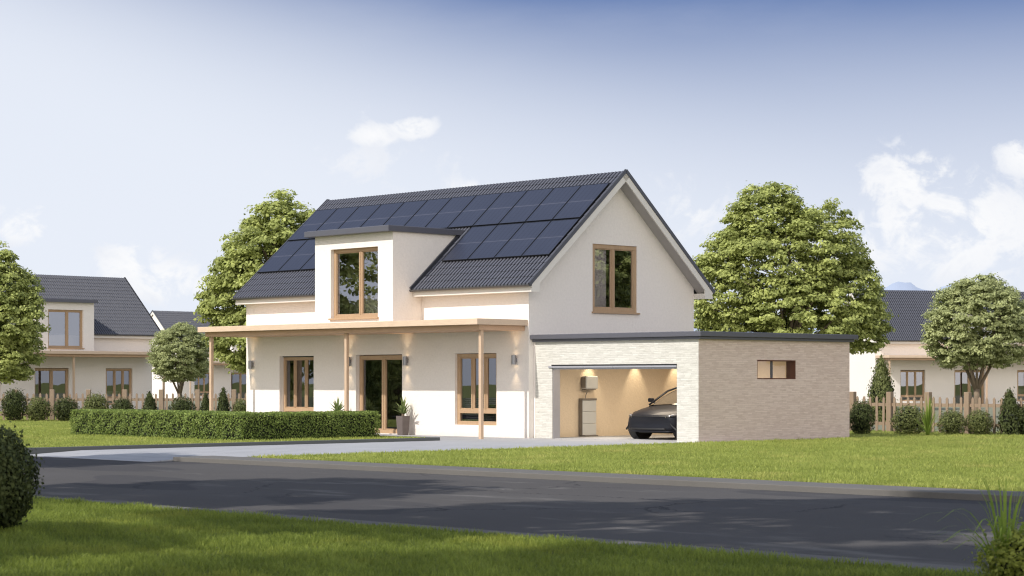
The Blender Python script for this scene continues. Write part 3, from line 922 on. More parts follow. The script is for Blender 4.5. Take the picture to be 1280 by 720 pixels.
def blades(name, rects, z, dens, h, w, label, seed=1, segs=2, dmax=None, dmin=None, mat="grass"):
    r = np.random.default_rng(seed)
    pts = []
    for (x0, x1, y0, y1) in rects:
        n = int((x1 - x0) * (y1 - y0) * dens)
        P = np.stack([r.uniform(x0, x1, n), r.uniform(y0, y1, n)], 1)
        k, d = view_filter(P, 5.5)
        if dmax: k &= d < dmax
        if dmin: k &= d >= dmin
        pts.append(P[k])
    P = np.concatenate(pts); n = len(P)
    # patchiness
    ph = np.sin(P[:, 0] * 1.7 + np.sin(P[:, 1] * 1.1) * 2) * np.sin(P[:, 1] * 2.3 + np.sin(P[:, 0] * 0.9) * 2)
    ph2 = np.sin(P[:, 0] * 7.1 + P[:, 1] * 3.3) * np.sin(P[:, 1] * 8.7 - P[:, 0] * 2.1)
    hh = h * r.uniform(0.5, 1.15, n) * (1 + 0.25 * ph + 0.25 * ph2)
    ww = w * r.uniform(0.6, 1.3, n)
    a = r.uniform(0, 2 * PI, n)
    lean = r.uniform(0.1, 0.8, n) * hh
    la = a + PI / 2 + r.normal(0, 0.5, n)
    u = np.stack([np.cos(a), np.sin(a), np.zeros(n)], 1)
    ld = np.stack([np.cos(la), np.sin(la), np.zeros(n)], 1)
    base = np.stack([P[:, 0], P[:, 1], np.full(n, z)], 1)
    Q = []
    lev = []
    for i in range(segs + 1):
        t = i / segs
        c = base + ld * (lean * t ** 1.7)[:, None] + np.array([0, 0, 1.0]) * (hh * (t - 0.18 * t * t))[:, None]
        wd = ww * (1 - t) ** 0.7 * 0.5 + 0.0008
        lev.append((c - u * wd[:, None], c + u * wd[:, None]))
    for i in range(segs):
        Q.append(np.stack([lev[i][0], lev[i][1], lev[i + 1][1], lev[i + 1][0]], 1))
    V = np.concatenate(Q)
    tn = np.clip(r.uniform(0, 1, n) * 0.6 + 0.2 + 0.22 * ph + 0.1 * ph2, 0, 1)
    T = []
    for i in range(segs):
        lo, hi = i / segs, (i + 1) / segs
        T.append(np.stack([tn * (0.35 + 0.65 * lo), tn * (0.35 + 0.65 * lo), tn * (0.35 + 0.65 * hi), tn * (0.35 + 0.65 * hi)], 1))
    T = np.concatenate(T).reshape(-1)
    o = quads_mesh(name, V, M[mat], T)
    return tag(o, label, "grass", kind="stuff")


blades("foreground_grass", [(10, 42, -40, -25.42)], -0.014, 1500, 0.085, 0.011, "mown grass of the verge nearest the road", 3, 2, dmax=32, mat="grass_shade_toned")
blades("far_verge_grass", [(-10, 24, -40, -25.42)], -0.014, 550, 0.085, 0.02, "mown grass of the verge further along the road", 4, 1, dmin=26, mat="grass_shade_toned")
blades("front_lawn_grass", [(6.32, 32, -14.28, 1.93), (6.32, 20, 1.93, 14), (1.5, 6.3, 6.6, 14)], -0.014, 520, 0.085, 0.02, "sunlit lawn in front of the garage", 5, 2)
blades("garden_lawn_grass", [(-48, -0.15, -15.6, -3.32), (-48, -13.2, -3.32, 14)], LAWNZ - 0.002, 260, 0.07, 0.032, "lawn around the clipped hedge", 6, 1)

# ------------------------------------------------------------------ foliage generators
def leaf_quads(C, D, size, r, aspect=0.62, droop=0.0):
    """C centres, D preferred normals (unit-ish), size array"""
    n = len(C)
    nrm = D + r.normal(0, 0.45, (n, 3))
    nrm /= np.linalg.norm(nrm, axis=1)[:, None]
    t = r.normal(0, 1, (n, 3)); t -= nrm * (t * nrm).sum(1)[:, None]
    t /= np.linalg.norm(t, axis=1)[:, None]
    b = np.cross(nrm, t)
    s = size[:, None]
    return np.stack([C - t * s * 0.5, C + b * s * 0.5 * aspect - nrm * s * 0.06, C + t * s * 0.5, C - b * s * 0.5 * aspect - nrm * s * 0.06], 1)


def unit(r, n):
    v = r.normal(0, 1, (n, 3))
    return v / np.linalg.norm(v, axis=1)[:, None]


def crown_clusters(r, lobes, n):
    """cluster centres spread through the outer part of a union of ellipsoids"""
    vol = np.array([l[3] * l[4] + l[4] * l[5] + l[3] * l[5] for l in lobes]); vol = vol / vol.sum()
    idx = r.choice(len(lobes), n * 3, p=vol)
    L = np.array(lobes)[idx]
    d = unit(r, n * 3)
    rad = 1 - r.uniform(0, 1, n * 3) ** 2.2 * 0.75
    rad *= 1 + r.normal(0, 0.06, n * 3)
    P = L[:, :3] + d * L[:, 3:] * rad[:, None]
    # drop points deep inside another lobe
    keep = np.ones(len(P), bool)
    for l in lobes:
        q = ((P - np.array(l[:3])) / np.array(l[3:]))
        keep &= (q ** 2).sum(1) > 0.42
    P = P[keep]
    return P[:n]


def tree_mesh(name, height, lobes, trunk_r, fork, n_cl, cl_r, per, leaf, mat, seed, n_limb=9, lean=0.0):
    """returns (bark mesh, crown mesh)"""
    r = np.random.default_rng(seed)
    P = crown_clusters(r, lobes, n_cl)
    n_cl = len(P)
    cc = np.array([l[:3] for l in lobes]).mean(0)
    out = P - cc; out /= np.linalg.norm(out, axis=1)[:, None] + 1e-6
    # leaves on flattened domes, tilted outward
    k = r.integers(int(per * 0.6), int(per * 1.4), n_cl)
    idx = np.repeat(np.arange(n_cl), k); n = len(idx)
    d = unit(r, n); d[:, 2] = np.abs(d[:, 2]) * 1.0 - 0.25
    cr = cl_r * r.uniform(0.65, 1.3, n_cl)
    rr = cr[idx] * r.uniform(0.45, 1.05, n)
    ax = out[idx] * 0.45 + np.array([0, 0, 0.35])
    C = P[idx] + d * rr[:, None] * np.array([1.05, 1.05, 0.82]) + ax * (cr[idx] * 0.2)[:, None]
    # ragged fringe
    fr = r.uniform(0, 1, n) < 0.06
    C[fr] += d[fr] * (cr[idx][fr] * r.uniform(0.1, 0.5, fr.sum()))[:, None]
    D = d * 0.8 + np.array([0, 0, 0.55]) + out[idx] * 0.35
    ct = r.uniform(0.15, 0.9, n_cl)
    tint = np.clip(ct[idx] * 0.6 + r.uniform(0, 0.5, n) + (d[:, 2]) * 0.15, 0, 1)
    V = leaf_quads(C, D, leaf * r.uniform(0.6, 1.35, n), r)
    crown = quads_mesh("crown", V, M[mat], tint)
    # wood
    mb = MB()
    f = Vector((lean, 0, fork))
    mb.tube([(0, 0, -0.2), (lean * 0.3, 0.02, fork * 0.35), (lean * 0.7, -0.03, fork * 0.7), f], [trunk_r * 1.35, trunk_r, trunk_r * 0.88, trunk_r * 0.85], 12)
    rr_ = random.Random(seed)
    tips = []
    order = np.argsort(r.uniform(0, 1, n_cl))
    for i in range(n_limb):
        e = Vector(P[order[i]])
        e = f + (e - f) * 0.92
        m1 = f.lerp(e, 0.35) + Vector((rr_.uniform(-.2, .2), rr_.uniform(-.2, .2), rr_.uniform(0.1, 0.5))) * height * 0.05
        m2 = f.lerp(e, 0.7) + Vector((rr_.uniform(-.3, .3), rr_.uniform(-.3, .3), rr_.uniform(0.1, 0.5))) * height * 0.04
        tr = trunk_r * rr_.uniform(0.4, 0.62)
        mb.tube([f - Vector((0, 0, trunk_r)), m1, m2, e], [tr, tr * 0.7, tr * 0.42, tr * 0.12], 7)
        tips += [(m1, tr * 0.5), (m2, tr * 0.35)]
    for i in range(n_limb, min(n_cl, n_limb * 6)):
        e = Vector(P[order[i]])
        b0, tr = min(tips, key=lambda t: (t[0] - e).length)
        m = b0.lerp(e, 0.5) + Vector((rr_.uniform(-.3, .3), rr_.uniform(-.3, .3), 0.25)) * 0.5
        mb.tube([b0, m, e], [tr * 0.8, tr * 0.45, 0.012], 5)
    trunk = mb.build("trunk", M["bark"], smooth=True, recalc=False)
    tdata, cdata = trunk.data, crown.data
    bpy.data.objects.remove(trunk); bpy.data.objects.remove(crown)
    return tdata, cdata


def plant_tree(datas, loc, label, scale=1.0, rz=0.0, group=None, cat="tree", name="leafy_tree"):
    root = empty(name, loc, rz); root.scale = (scale,) * 3
    tag(root, label, cat, group)
    for nm, dt in zip(("trunk", "crown"), datas):
        link(bpy.data.objects.new(nm, dt), root)
    return root


ang = math.atan2(RGT[1], RGT[0])
# crown lobes are given with x to the viewer's right (trees are turned by ang)
BIG = tree_mesh("maple", 12.8,
                [(-0.6, 0, 7.6, 3.4, 3.4, 3.5), (-0.9, 0, 9.9, 2.1, 2.2, 2.3), (1.6, 0.2, 8.3, 2.6, 3.0, 2.9), (-2.9, 0, 6.6, 2.3, 2.5, 2.7), (3.3, 0, 6.0, 2.0, 2.2, 2.2), (0.5, -1.2, 5.0, 3.4, 2.6, 2.0), (-2.5, 0.5, 4.6, 2.2, 2.2, 1.7), (4.2, 0, 4.5, 1.4, 1.6, 1.5)],
                0.34, 2.8, 1250, 0.52, 95, 0.20, "leaf_big", 11, 11)
MID = tree_mesh("maple", 9.9,
                [(0.0, 0, 6.3, 2.7, 2.7, 2.7), (0.1, 0, 8.1, 1.4, 1.5, 1.7), (-1.6, 0, 5.2, 1.9, 2.1, 2.0), (1.8, 0, 6.6, 1.8, 2.1, 2.0), (-1.4, -0.3, 3.6, 1.7, 1.8, 1.6), (1.5, 0, 4.0, 2.1, 2.1, 1.8)],
                0.26, 2.2, 1000, 0.44, 90, 0.18, "leaf_big", 12, 9)
TALL = tree_mesh("street_maple", 19,
                 [(0, 0, 13.5, 3.6, 3.2, 3.8), (1.2, 0.5, 16.4, 2.2, 2.2, 2.4), (-1.8, 0, 11.4, 2.4, 2.2, 2.0)],
                 0.28, 8.5, 420, 0.6, 50, 0.3, "leaf_big", 15, 9)
DENSE = tree_mesh("dense_tree", 9,
                  [(0, 0, 5.0, 2.7, 2.7, 4.0), (0.3, 0, 2.2, 2.4, 2.4, 1.9), (0, 0.2, 7.6, 1.7, 1.7, 1.8)],
                  0.2, 1.2, 600, 0.55, 50, 0.24, "leaf_big", 16, 6)
ROUND = tree_mesh("round", 6.1,
                  [(0, 0, 3.95, 2.0, 1.9, 1.75), (0.2, 0, 4.7, 1.4, 1.4, 1.25), (-0.9, 0, 3.3, 1.25, 1.3, 1.1), (1.0, 0, 3.2, 1.2, 1.3, 1.0)],
                  0.15, 1.25, 760, 0.30, 78, 0.12, "leaf_far", 13, 8)

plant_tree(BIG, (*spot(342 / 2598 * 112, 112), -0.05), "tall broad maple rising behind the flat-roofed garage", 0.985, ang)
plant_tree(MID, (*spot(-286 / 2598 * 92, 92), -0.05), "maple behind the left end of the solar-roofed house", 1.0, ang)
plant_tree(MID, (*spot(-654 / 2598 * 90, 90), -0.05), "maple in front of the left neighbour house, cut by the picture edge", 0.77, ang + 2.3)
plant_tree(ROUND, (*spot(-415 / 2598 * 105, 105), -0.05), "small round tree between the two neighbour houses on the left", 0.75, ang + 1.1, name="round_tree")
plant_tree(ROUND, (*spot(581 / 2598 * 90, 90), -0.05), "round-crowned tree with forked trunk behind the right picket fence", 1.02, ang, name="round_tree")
# street trees behind and beside the viewer: they shade the road and stand in the window reflections
for i, (x, y, s, t) in enumerate(((23.0, -35.5, 1.0, 0.4), (33.5, -45.5, 1.5, 2.0), (14.0, -34.5, 0.86, 3.3), (2.0, -30.0, 0.80, 4.4), (28.0, -43.5, 0.95, 1.2), (20.5, -44.5, 0.85, 5.2))):
    plant_tree(TALL, (x, y, -0.05), "tall street maple on the verge behind the viewer", s, t, "street maples on the near verge")
for i, (x, y, s, t, dt) in enumerate(((-25.3, -14.95, 0.95, 0.4, DENSE), (-22.6, -14.5, 0.5, 1.4, DENSE), (-32.5, -14.5, 0.9, 2.0, DENSE), (-27.5, -28, 0.8, 3.0, DENSE), (14.0, 16.0, 1.0, 1.0, MID), (18.5, 25, 0.9, 3.0, MID))):
    plant_tree(dt, (x, y, -0.05), "maple standing outside the picture, reflected in the windows", s, t, "garden maples around the plot")

# ---- bushes
def bush_data(kind, seed, mat, n=2600, leaf=0.06, shag=0.0):
    shag = shag or 0.10
    r = np.random.default_rng(seed)
    d = unit(r, n)
    bumpy = 1 + 0.10 * np.sin(d[:, 0] * 7 + seed) * np.sin(d[:, 1] * 6) * np.sin(d[:, 2] * 5 + 1)
    if kind == "ball":
        rad = (1 - r.uniform(0, 1, n) ** 2 * 0.35) * bumpy
        C = d * rad[:, None] * np.array([0.5, 0.5, 0.5]) + np.array([0, 0, 0.5])
        D = d
    else:   # cone, taller
        t = r.uniform(0, 1, n) ** 0.8
        a = r.uniform(0, 2 * PI, n)
        w = (0.5 * (1 - t) ** 0.75 * (0.72 + 0.5 * t)) * (1 + 0.18 * np.sin(a * 3 + t * 9)) * (1 - r.uniform(0, 1, n) ** 2 * 0.4)
        C = np.stack([np.cos(a) * w, np.sin(a) * w, t], 1)
        D = np.stack([np.cos(a), np.sin(a), np.full(n, 0.5)], 1)
    if shag:
        C[:, :2] *= (1 + shag * np.sin(d[:, 0] * 9 + 2) * np.sin(d[:, 2] * 8))[:, None]
        lf = r.uniform(0, 1, n) < 0.15
        C[lf] *= r.uniform(1.0, 1.0 + shag * 1.2, lf.sum())[:, None]
    tw = r.uniform(0, 1, n) < 0.10
    C[tw] += D[tw] * r.uniform(0.02, 0.09, tw.sum())[:, None]
    C[:, 2] = np.maximum(C[:, 2], 0.01)
    V = leaf_quads(C, D, leaf * r.uniform(0.6, 1.4, n), r)
    tint = np.clip(r.uniform(0, 0.75, n) + D[:, 2] * 0.15 + 0.1, 0, 1)
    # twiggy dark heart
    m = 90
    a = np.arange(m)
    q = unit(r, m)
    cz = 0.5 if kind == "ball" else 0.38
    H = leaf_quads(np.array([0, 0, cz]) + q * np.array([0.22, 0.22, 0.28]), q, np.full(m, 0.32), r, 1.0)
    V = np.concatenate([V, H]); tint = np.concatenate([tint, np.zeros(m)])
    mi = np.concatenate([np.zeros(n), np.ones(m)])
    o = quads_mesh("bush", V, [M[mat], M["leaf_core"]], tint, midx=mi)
    dta = o.data; bpy.data.objects.remove(o)
    return dta


BALL = [bush_data("ball", s, "leaf_bush", 3000, 0.062) for s in (1, 2)]
BALLD = [bush_data("ball", s, "leaf_dark", 3000, 0.062) for s in (3, 4)]
CONE = [bush_data("cone", s, "leaf_dark", 3000, 0.062) for s in (5, 6)]


def bush(data, u, d, width, height, label, group=None, z=0.0, rz=0.0):
    o = link(bpy.data.objects.new("bush", data))
    o.location = (*spot((u - 640) / 2598 * d, d), z)
    o.scale = (width, width, height); o.rotation_euler = (0, 0, rz)
    return tag(o, label, "bush", group)


GL = "clipped bushes along the left fence"
LB = [("ball", 18, 78.6, 0.98, 1.22, "taller dark oval bush at the far left end of the left fence"),
      ("ball", 48, 78.6, 0.93, 0.92, "second round bush from the left along the left fence"),
      ("ball", 82, 78.4, 0.95, 0.92, "third round bush from the left, just left of the clipped hedge"),
      ("ball", 120, 78.4, 0.98, 1.05, "round bush above the left tip of the clipped hedge"),
      ("ball", 153, 78.4, 0.86, 0.90, "small round bush in front of the left neighbour's narrow window"),
      ("cone", 187, 78.4, 0.84, 1.08, "small pointed bush below the neighbour's house corner"),
      ("ball", 228, 78.4, 0.94, 0.95, "wide round bush beneath the small round tree"),
      ("cone", 257, 78.4, 0.66, 1.02, "narrow upright bush left of the porch's outer post"),
      ("cone", 279, 78.2, 0.72, 1.22, "tall pointed bush just right of the porch's outer post"),
      ("ball", 301, 78.4, 0.66, 0.85, "small bush touching the left corner of the white house")]
for i, (k, u, d, w, h, lb) in enumerate(LB):
    bush((BALL if i % 2 else BALLD)[i // 2 % 2] if k == "ball" else CONE[i % 2], u, d, w, h, lb, GL, LAWNZ - 0.02, i * 1.3)
GR = "clipped bushes along the right fence"
RB = [("ball", 1077, 61.0, 0.78, 1.04, "dark bush against the rear corner of the stone garage", BALLD[0]),
      ("ball", 1136, 60.5, 1.00, 0.90, "light green round bush left of the grass tuft", BALL[0]),
      ("ball", 1190, 60.5, 0.80, 0.78, "small round bush between grass tuft and its twin", BALL[1]),
      ("ball", 1224, 60.5, 0.80, 0.78, "small round bush beside the tall pointed one", BALL[0]),
      ("cone", 1262, 60.0, 1.0, 1.30, "tall pointed bush at the right end of the right fence", CONE[0]),
      ("ball", 1287, 60.0, 0.9, 1.0, "dark bush cut by the right picture edge", BALLD[1])]
for i, (k, u, d, w, h, lb, dt) in enumerate(RB):
    bush(dt, u, d, w, h, lb, GR, -0.05, i * 1.9)
bush(bush_data("cone", 9, "leaf_bush", 6000, 0.045), 1102, 76, 1.45, 2.35, "big loose conical shrub behind the fence next to the garage", None, -0.05, 0.5)
# a large clipped bush close to the viewer on the left and a leafy one on the right
NB = bush_data("ball", 21, "leaf_dark", 13000, 0.046, 0.05)
o = bush(NB, -14, 22.0, 0.98, 1.14, "large dark clipped bush at the near left edge of the verge", None, -0.03)
NB2 = bush_data("ball", 22, "leaf_near", 4200, 0.058, 0.28)
o = bush(NB2, 1280, 15.8, 0.66, 0.50, "yellow-green leafy bush in the near right corner", None, -0.03, 0.4)

# ---- clipped hedge (two arms)
def hedge(x0, x1, y0, y1, z0, z1, label, seed):
    r = np.random.default_rng(seed)
    faces = [((x0, y0), (x1, y0), (0, -1)), ((x1, y0), (x1, y1), (1, 0)), ((x1, y1), (x0, y1), (0, 1)), ((x0, y1), (x0, y0), (-1, 0))]
    C, D = [], []
    dens = 1500
    for (a, b_, nn) in faces:
        L = math.hypot(b_[0] - a[0], b_[1] - a[1]); n = int(L * (z1 - z0) * dens)
        t = r.uniform(0, 1, n); dep = -r.uniform(0, 1, n) ** 1.5 * 0.12 + 0.03
        z = r.uniform(z0, z1, n)
        wob = 0.03 * np.sin(t * L * 4 + z * 5) + 0.02 * np.sin(t * L * 11 - z * 9)
        P = np.stack([a[0] + (b_[0] - a[0]) * t + nn[0] * (dep + wob), a[1] + (b_[1] - a[1]) * t + nn[1] * (dep + wob), z], 1)
        C.append(P); D.append(np.tile(np.array([nn[0], nn[1], 0.3]), (n, 1)))
    n = int((x1 - x0) * (y1 - y0) * dens)
    X, Yv = r.uniform(x0, x1, n), r.uniform(y0, y1, n)
    C.append(np.stack([X, Yv, z1 + 0.02 - r.uniform(0, 1, n) ** 1.5 * 0.1 + 0.012 * np.sin(X * 5) * np.sin(Yv * 6)], 1)); D.append(np.tile(np.array([0, 0, 1.0]), (n, 1)))
    C = np.concatenate(C); D = np.concatenate(D)
    V = leaf_quads(C, D, 0.05 * r.uniform(0.6, 1.4, len(C)), r)
    tint = np.clip(r.uniform(0, 1, len(C)) * 0.8 + 0.2 * (C[:, 2] - z0) / (z1 - z0), 0, 1)
    o = quads_mesh("hedge", V, M["leaf_hedge"], tint)
    tag(o, label, "hedge")
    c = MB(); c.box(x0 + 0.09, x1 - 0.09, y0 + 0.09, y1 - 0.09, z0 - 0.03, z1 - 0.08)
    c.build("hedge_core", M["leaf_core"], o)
    return o


hedge(-10.05, -3.0, -8.35, -7.25, LAWNZ, 0.76, "long sunlit arm of the low clipped box hedge", 31)
hedge(-3.0, -1.95, -8.35, -3.75, LAWNZ, 0.745, "shaded arm of the box hedge running towards the terrace", 32)

# ---- potted plants on the terrace
def spiky(name_mesh, n, L, w, seed, mat, up=0.6, width_pow=0.7):
    r = random.Random(seed)
    Q, T = [], []
    for i in range(n):
        a = r.uniform(0, 2 * PI); el = r.uniform(0.25, 1.0); l = L * r.uniform(0.7, 1.1)
        d = np.array([math.cos(a), math.sin(a)])
        sd = np.array([-d[1], d[0], 0])
        prev = None
        for k in range(5):
            t = k / 4
            rad = l * (t * (1 - el) + 0.35 * t * t * (1 - el * 0.6)) * 0.75
            z = l * up * (t * (0.5 + el) - 0.45 * t * t * (1.15 - el))
            c = np.array([d[0] * rad, d[1] * rad, z])
            ww = w * math.sin(PI * (0.12 + 0.88 * t)) ** width_pow * (1 if k < 4 else 0.05)
            cur = (c - sd * ww / 2, c + sd * ww / 2)
            if prev is not None:
                Q.append([prev[0], prev[1], cur[1], cur[0]]); T += [0.2 + 0.6 * (t - .25), 0.2 + 0.6 * (t - .25), 0.2 + 0.6 * t, 0.2 + 0.6 * t]
            prev = cur
    return quads_mesh(name_mesh, np.array(Q), M[mat], np.array(T))


def potted(x, y, label):
    root = empty("potted_plant", (x, y, 0))
    tag(root, label, "potted plant", "spiky plants in tall square planters")
    p = MB()
    a, b_ = 0.115, 0.145
    p.add([(-a, -a, 0), (a, -a, 0), (a, a, 0), (-a, a, 0), (-b_, -b_, 0.56), (b_, -b_, 0.56), (b_, b_, 0.56), (-b_, b_, 0.56),
           (-b_ + .02, -b_ + .02, 0.56), (b_ - .02, -b_ + .02, 0.56), (b_ - .02, b_ - .02, 0.56), (-b_ + .02, b_ - .02, 0.56),
           (-b_ + .02, -b_ + .02, 0.5), (b_ - .02, -b_ + .02, 0.5), (b_ - .02, b_ - .02, 0.5), (-b_ + .02, b_ - .02, 0.5)],
          [(0, 3, 2, 1), (0, 1, 5, 4), (1, 2, 6, 5), (2, 3, 7, 6), (3, 0, 4, 7), (4, 5, 9, 8), (5, 6, 10, 9), (6, 7, 11, 10), (7, 4, 8, 11), (8, 9, 13, 12), (9, 10, 14, 13), (10, 11, 15, 14), (11, 8, 12, 15)])
    p.build("planter", M["planter"], root, recalc=False)
    s = MB(); s.box(-0.124, 0.124, -0.124, 0.124, 0.48, 0.52); s.build("soil_bed", M["soil"], root)
    st = MB(); st.cyl((0, 0, 0.5), 0.045, 0.14, 10, 0.05); st.build("stem", M["bark"], root)
    f = spiky("leaf_rosette", 44, 0.62, 0.055, int(-x * 10), "spiky", 0.62); f.parent = root; f.location = (0, 0, 0.58)
    return root


potted(-4.95, -0.32, "spiky plant in tall brown planter right of the terrace door")
potted(-7.85, -0.42, "spiky plant in planter left of the terrace door, half behind the hedge")

t = spiky("grass_tuft", 90, 0.95, 0.022, 5, "tall_grass", 0.95)
t.location = (*spot((1160 - 640) / 2598 * 59.5, 59.5), -0.03); tag(t, "bright upright grass tuft between the round bushes at the right fence", "grass tuft")
def arching_tuft(n, seed):
    r = random.Random(seed)
    Q, T = [], []
    for i in range(n):
        a = r.uniform(0, 2 * PI); up = r.random() < 0.45
        H = r.uniform(0.66, 0.92) if up else r.uniform(0.42, 0.66)
        Rr = r.uniform(0.05, 0.30) if up else r.uniform(0.40, 0.75)
        d = np.array([math.cos(a), math.sin(a)]); sd = np.array([-d[1], d[0], 0.0])
        prev = None
        w = r.uniform(0.016, 0.026); K = 9
        for k in range(K + 1):
            t = k / K
            z = H * (math.sin(t * PI * 0.5) if up else math.sin(min(1, t * 1.05) * PI * 0.68) / 1.0)
            rad = 0.04 + Rr * t ** (1.6 if up else 1.25)
            c = np.array([d[0] * rad, d[1] * rad, z])
            ww = w * (1 - t) ** 0.6 + 0.001
            cur = (c - sd * ww / 2, c + sd * ww / 2)
            if prev is not None:
                Q.append([prev[0], prev[1], cur[1], cur[0]]); T += [0.15 + 0.8 * t] * 4
            prev = cur
    return quads_mesh("grass_tuft", np.array(Q), M["tall_grass"], np.array(T))


t = arching_tuft(56, 5)
t.location = (*spot((1257 - 640) / 2598 * 15.9, 15.9), -0.02); tag(t, "tuft of long arching grass blades above the near right bush", "grass tuft")

# ---- picket fences
def picket_fence(p0, p1, bay, label, z0=-0.05):
    """from p0 to p1 on the ground; local x runs along the fence"""
    L = math.hypot(p1[0] - p0[0], p1[1] - p0[1])
    root = empty("picket_fence", (p0[0], p0[1], z0), math.atan2(p1[1] - p0[1], p1[0] - p0[0]))
    tag(root, label, "fence")
    n = max(1, int(round(L / bay)))
    bay = L / n
    def part(name, mb, x, src={}):
        if name not in src: src[name] = mb().build(name, M["fence"], None, bevel=0.006 if name != "picket" else 0).data; first_ = [o for o in bpy.data.objects if o.data == src[name]][0]; bpy.data.objects.remove(first_)
        o = link(bpy.data.objects.new(name, src[name]), root); o.location = (x, 0, 0)
        if name != "picket":
            md = o.modifiers.new("bevel", 'BEVEL'); md.width = 0.008; md.limit_method = 'ANGLE'
        else:
            o.rotation_euler = (0, random.uniform(-0.012, 0.012), 0); o.location.z = random.uniform(-0.015, 0.015)
        return o
    def mk_post(): return MB().box(-0.085, 0.085, -0.085, 0.085, 0.0, 1.30)
    def mk_picket(): return MB().prism([(-0.042, 0.09), (0.042, 0.09), (0.042, 1.10), (0, 1.16), (-0.042, 1.10)], 'y', -0.055, -0.032)
    for i in range(n + 1):
        part("post", mk_post, i * bay)
        if i < n:
            for k in range(5):
                part("picket", mk_picket, i * bay + 0.085 + (bay - 0.17) * (k + 0.5) / 5)
            for z in (0.28, 0.86):
                r_ = MB().box(i * bay + 0.086, (i + 1) * bay - 0.086, -0.030, 0.02, z, z + 0.10)
                r_.build("rail", M["fence"], root)
    return root


picket_fence(spot(-20.5, 80), spot(-9.3, 80), 1.40, "brown picket fence along the left garden edge", LAWNZ - 0.1)
picket_fence((0.5, 12.2), (10.3, 12.2), 1.40, "brown picket fence right of the stone garage")
gl = MB(); gl.box(-70, 6.2, 6.9, 7.0, -0.1, -0.03)

# ------------------------------------------------------------------ neighbouring houses
def neighbour(loc, rz, label):
    c = copy_tree(house)
    c.location = loc; c.rotation_euler = (0, 0, rz)
    c["label"] = label
    return c


p = spot(-450 / 2598 * 117, 117)
neighbour((p[0], p[1], -0.1), R(90), "neighbour house without panels behind the left picket fence")
p = spot(-448 / 2598 * 176, 176)      # left end of its ridge
neighbour((p[0] + 3.45, p[1] + 13.03, -0.1), R(90), "most distant house, its dark roof above the small round tree")
p = spot(454 / 2598 * 132, 132)
a = R(61.2)
neighbour((p[0] + 13.03 * math.cos(a), p[1] + 13.03 * math.sin(a), -0.1), a, "neighbour house with plain dark roof behind the right picket fence")

# ------------------------------------------------------------------ hills on the horizon
def hill(name, pts, d, thick=500):
    mb = MB()
    vs, fs = [], []
    n = len(pts)
    for (u, h) in pts:
        x, y = spot((u - 640) / 2598 * d, d)
        x2, y2 = spot((u - 640) / 2598 * d, d + thick)
        vs += [(x, y, -1), (0.75 * x + 0.25 * x2, 0.75 * y + 0.25 * y2, h), (x2, y2, -1)]
    for i in range(n - 1):
        b0 = i * 3
        fs += [(b0, b0 + 3, b0 + 4, b0 + 1), (b0 + 1, b0 + 4, b0 + 5, b0 + 2)]
    mb.add(vs, fs)
    return struct(name, mb, M["hill"], smooth=True, recalc=False)


def ridge(u0, u1, f, step=12):
    return [(u, f(u)) for u in range(u0, u1 + 1, step)]


hill("hills", ridge(760, 1700, lambda u: max(20, 92 + 50 * math.exp(-((u - 1138) / 46) ** 2) + 46 * math.exp(-((u - 1225) / 50) ** 2) + 40 * math.exp(-((u - 1400) / 90) ** 2) + 2.5 * math.sin(u * 0.11) + 1.5 * math.sin(u * 0.31)), 8), 2900)
hill("low_hills", ridge(-500, 760, lambda u: 50 + 20 * math.sin(u * 0.008) + 9 * math.sin(u * 0.023 + 1) + 2 * math.sin(u * 0.09)), 2900)
# a far wood beyond the houses
def far_wood():
    r = np.random.default_rng(77)
    n = 26000
    a = r.uniform(-0.42, 0.42, n); d = r.uniform(255, 285, n)
    h = 6.5 + 2.0 * np.sin(a * 60) + 1.5 * np.sin(a * 143 + 1) + 0.8 * np.sin(a * 411)
    z = r.uniform(0, 1, n) ** 0.7 * h
    A = a * d
    C = np.stack([CAM[0] + A * RGT[0] + d * FWD[0], CAM[1] + A * RGT[1] + d * FWD[1], z], 1)
    V = leaf_quads(C, np.tile(np.array([0.2, -0.5, 0.7]), (n, 1)), r.uniform(0.5, 1.2, n), r, 0.9)
    o = quads_mesh("treeline", V, M["leaf_far"], r.uniform(0, 1, n))
    tag(o, "distant wood beyond the houses", "wood", kind="stuff")


far_wood()

# ------------------------------------------------------------------ sun and sky
SUN_EL = math.atan2(0.95, 1.005)
SUN_AZ = math.atan2(-0.10, -1.0)                     # direction to the sun in plan, from +y clockwise
L = bpy.data.lights.new("sun", 'SUN'); L.energy = 4.1; L.angle = R(0.55); L.color = (1.0, 0.955, 0.90)
so = link(bpy.data.objects.new("sun", L))
so.rotation_euler = Vector((-0.10, -1.0, 0.95)).to_track_quat('Z', 'Y').to_euler()

W = bpy.data.worlds.new("World"); S.world = W; W.use_nodes = True
nt = W.node_tree; N.nt = nt
bg = nt.nodes["Background"]
tc = nt.nodes.new("ShaderNodeTexCoord")
sp = nt.nodes.new("ShaderNodeSeparateXYZ"); nt.links.new(tc.outputs["Generated"], sp.inputs[0])
X, Y, Z = (N(sp.outputs[i]) for i in range(3))
zz = N.op('MAXIMUM', Z, 0.0)
cb = nt.nodes.new("ShaderNodeCombineXYZ")
nt.links.new(X.s, cb.inputs[0]); nt.links.new(Y.s, cb.inputs[1]); nt.links.new((zz * 2.6 + 0.03).s, cb.inputs[2])
nv = nt.nodes.new("ShaderNodeVectorMath"); nv.operation = 'NORMALIZE'; nt.links.new(cb.outputs[0], nv.inputs[0])
sky = nt.nodes.new("ShaderNodeTexSky"); sky.sky_type = 'NISHITA'; sky.sun_disc = False
sky.sun_elevation = SUN_EL; sky.sun_rotation = SUN_AZ % (2 * PI)
sky.air_density = 1.0; sky.dust_density = 0.6; sky.ozone_density = 2.5
nt.links.new(nv.outputs[0], sky.inputs[0])
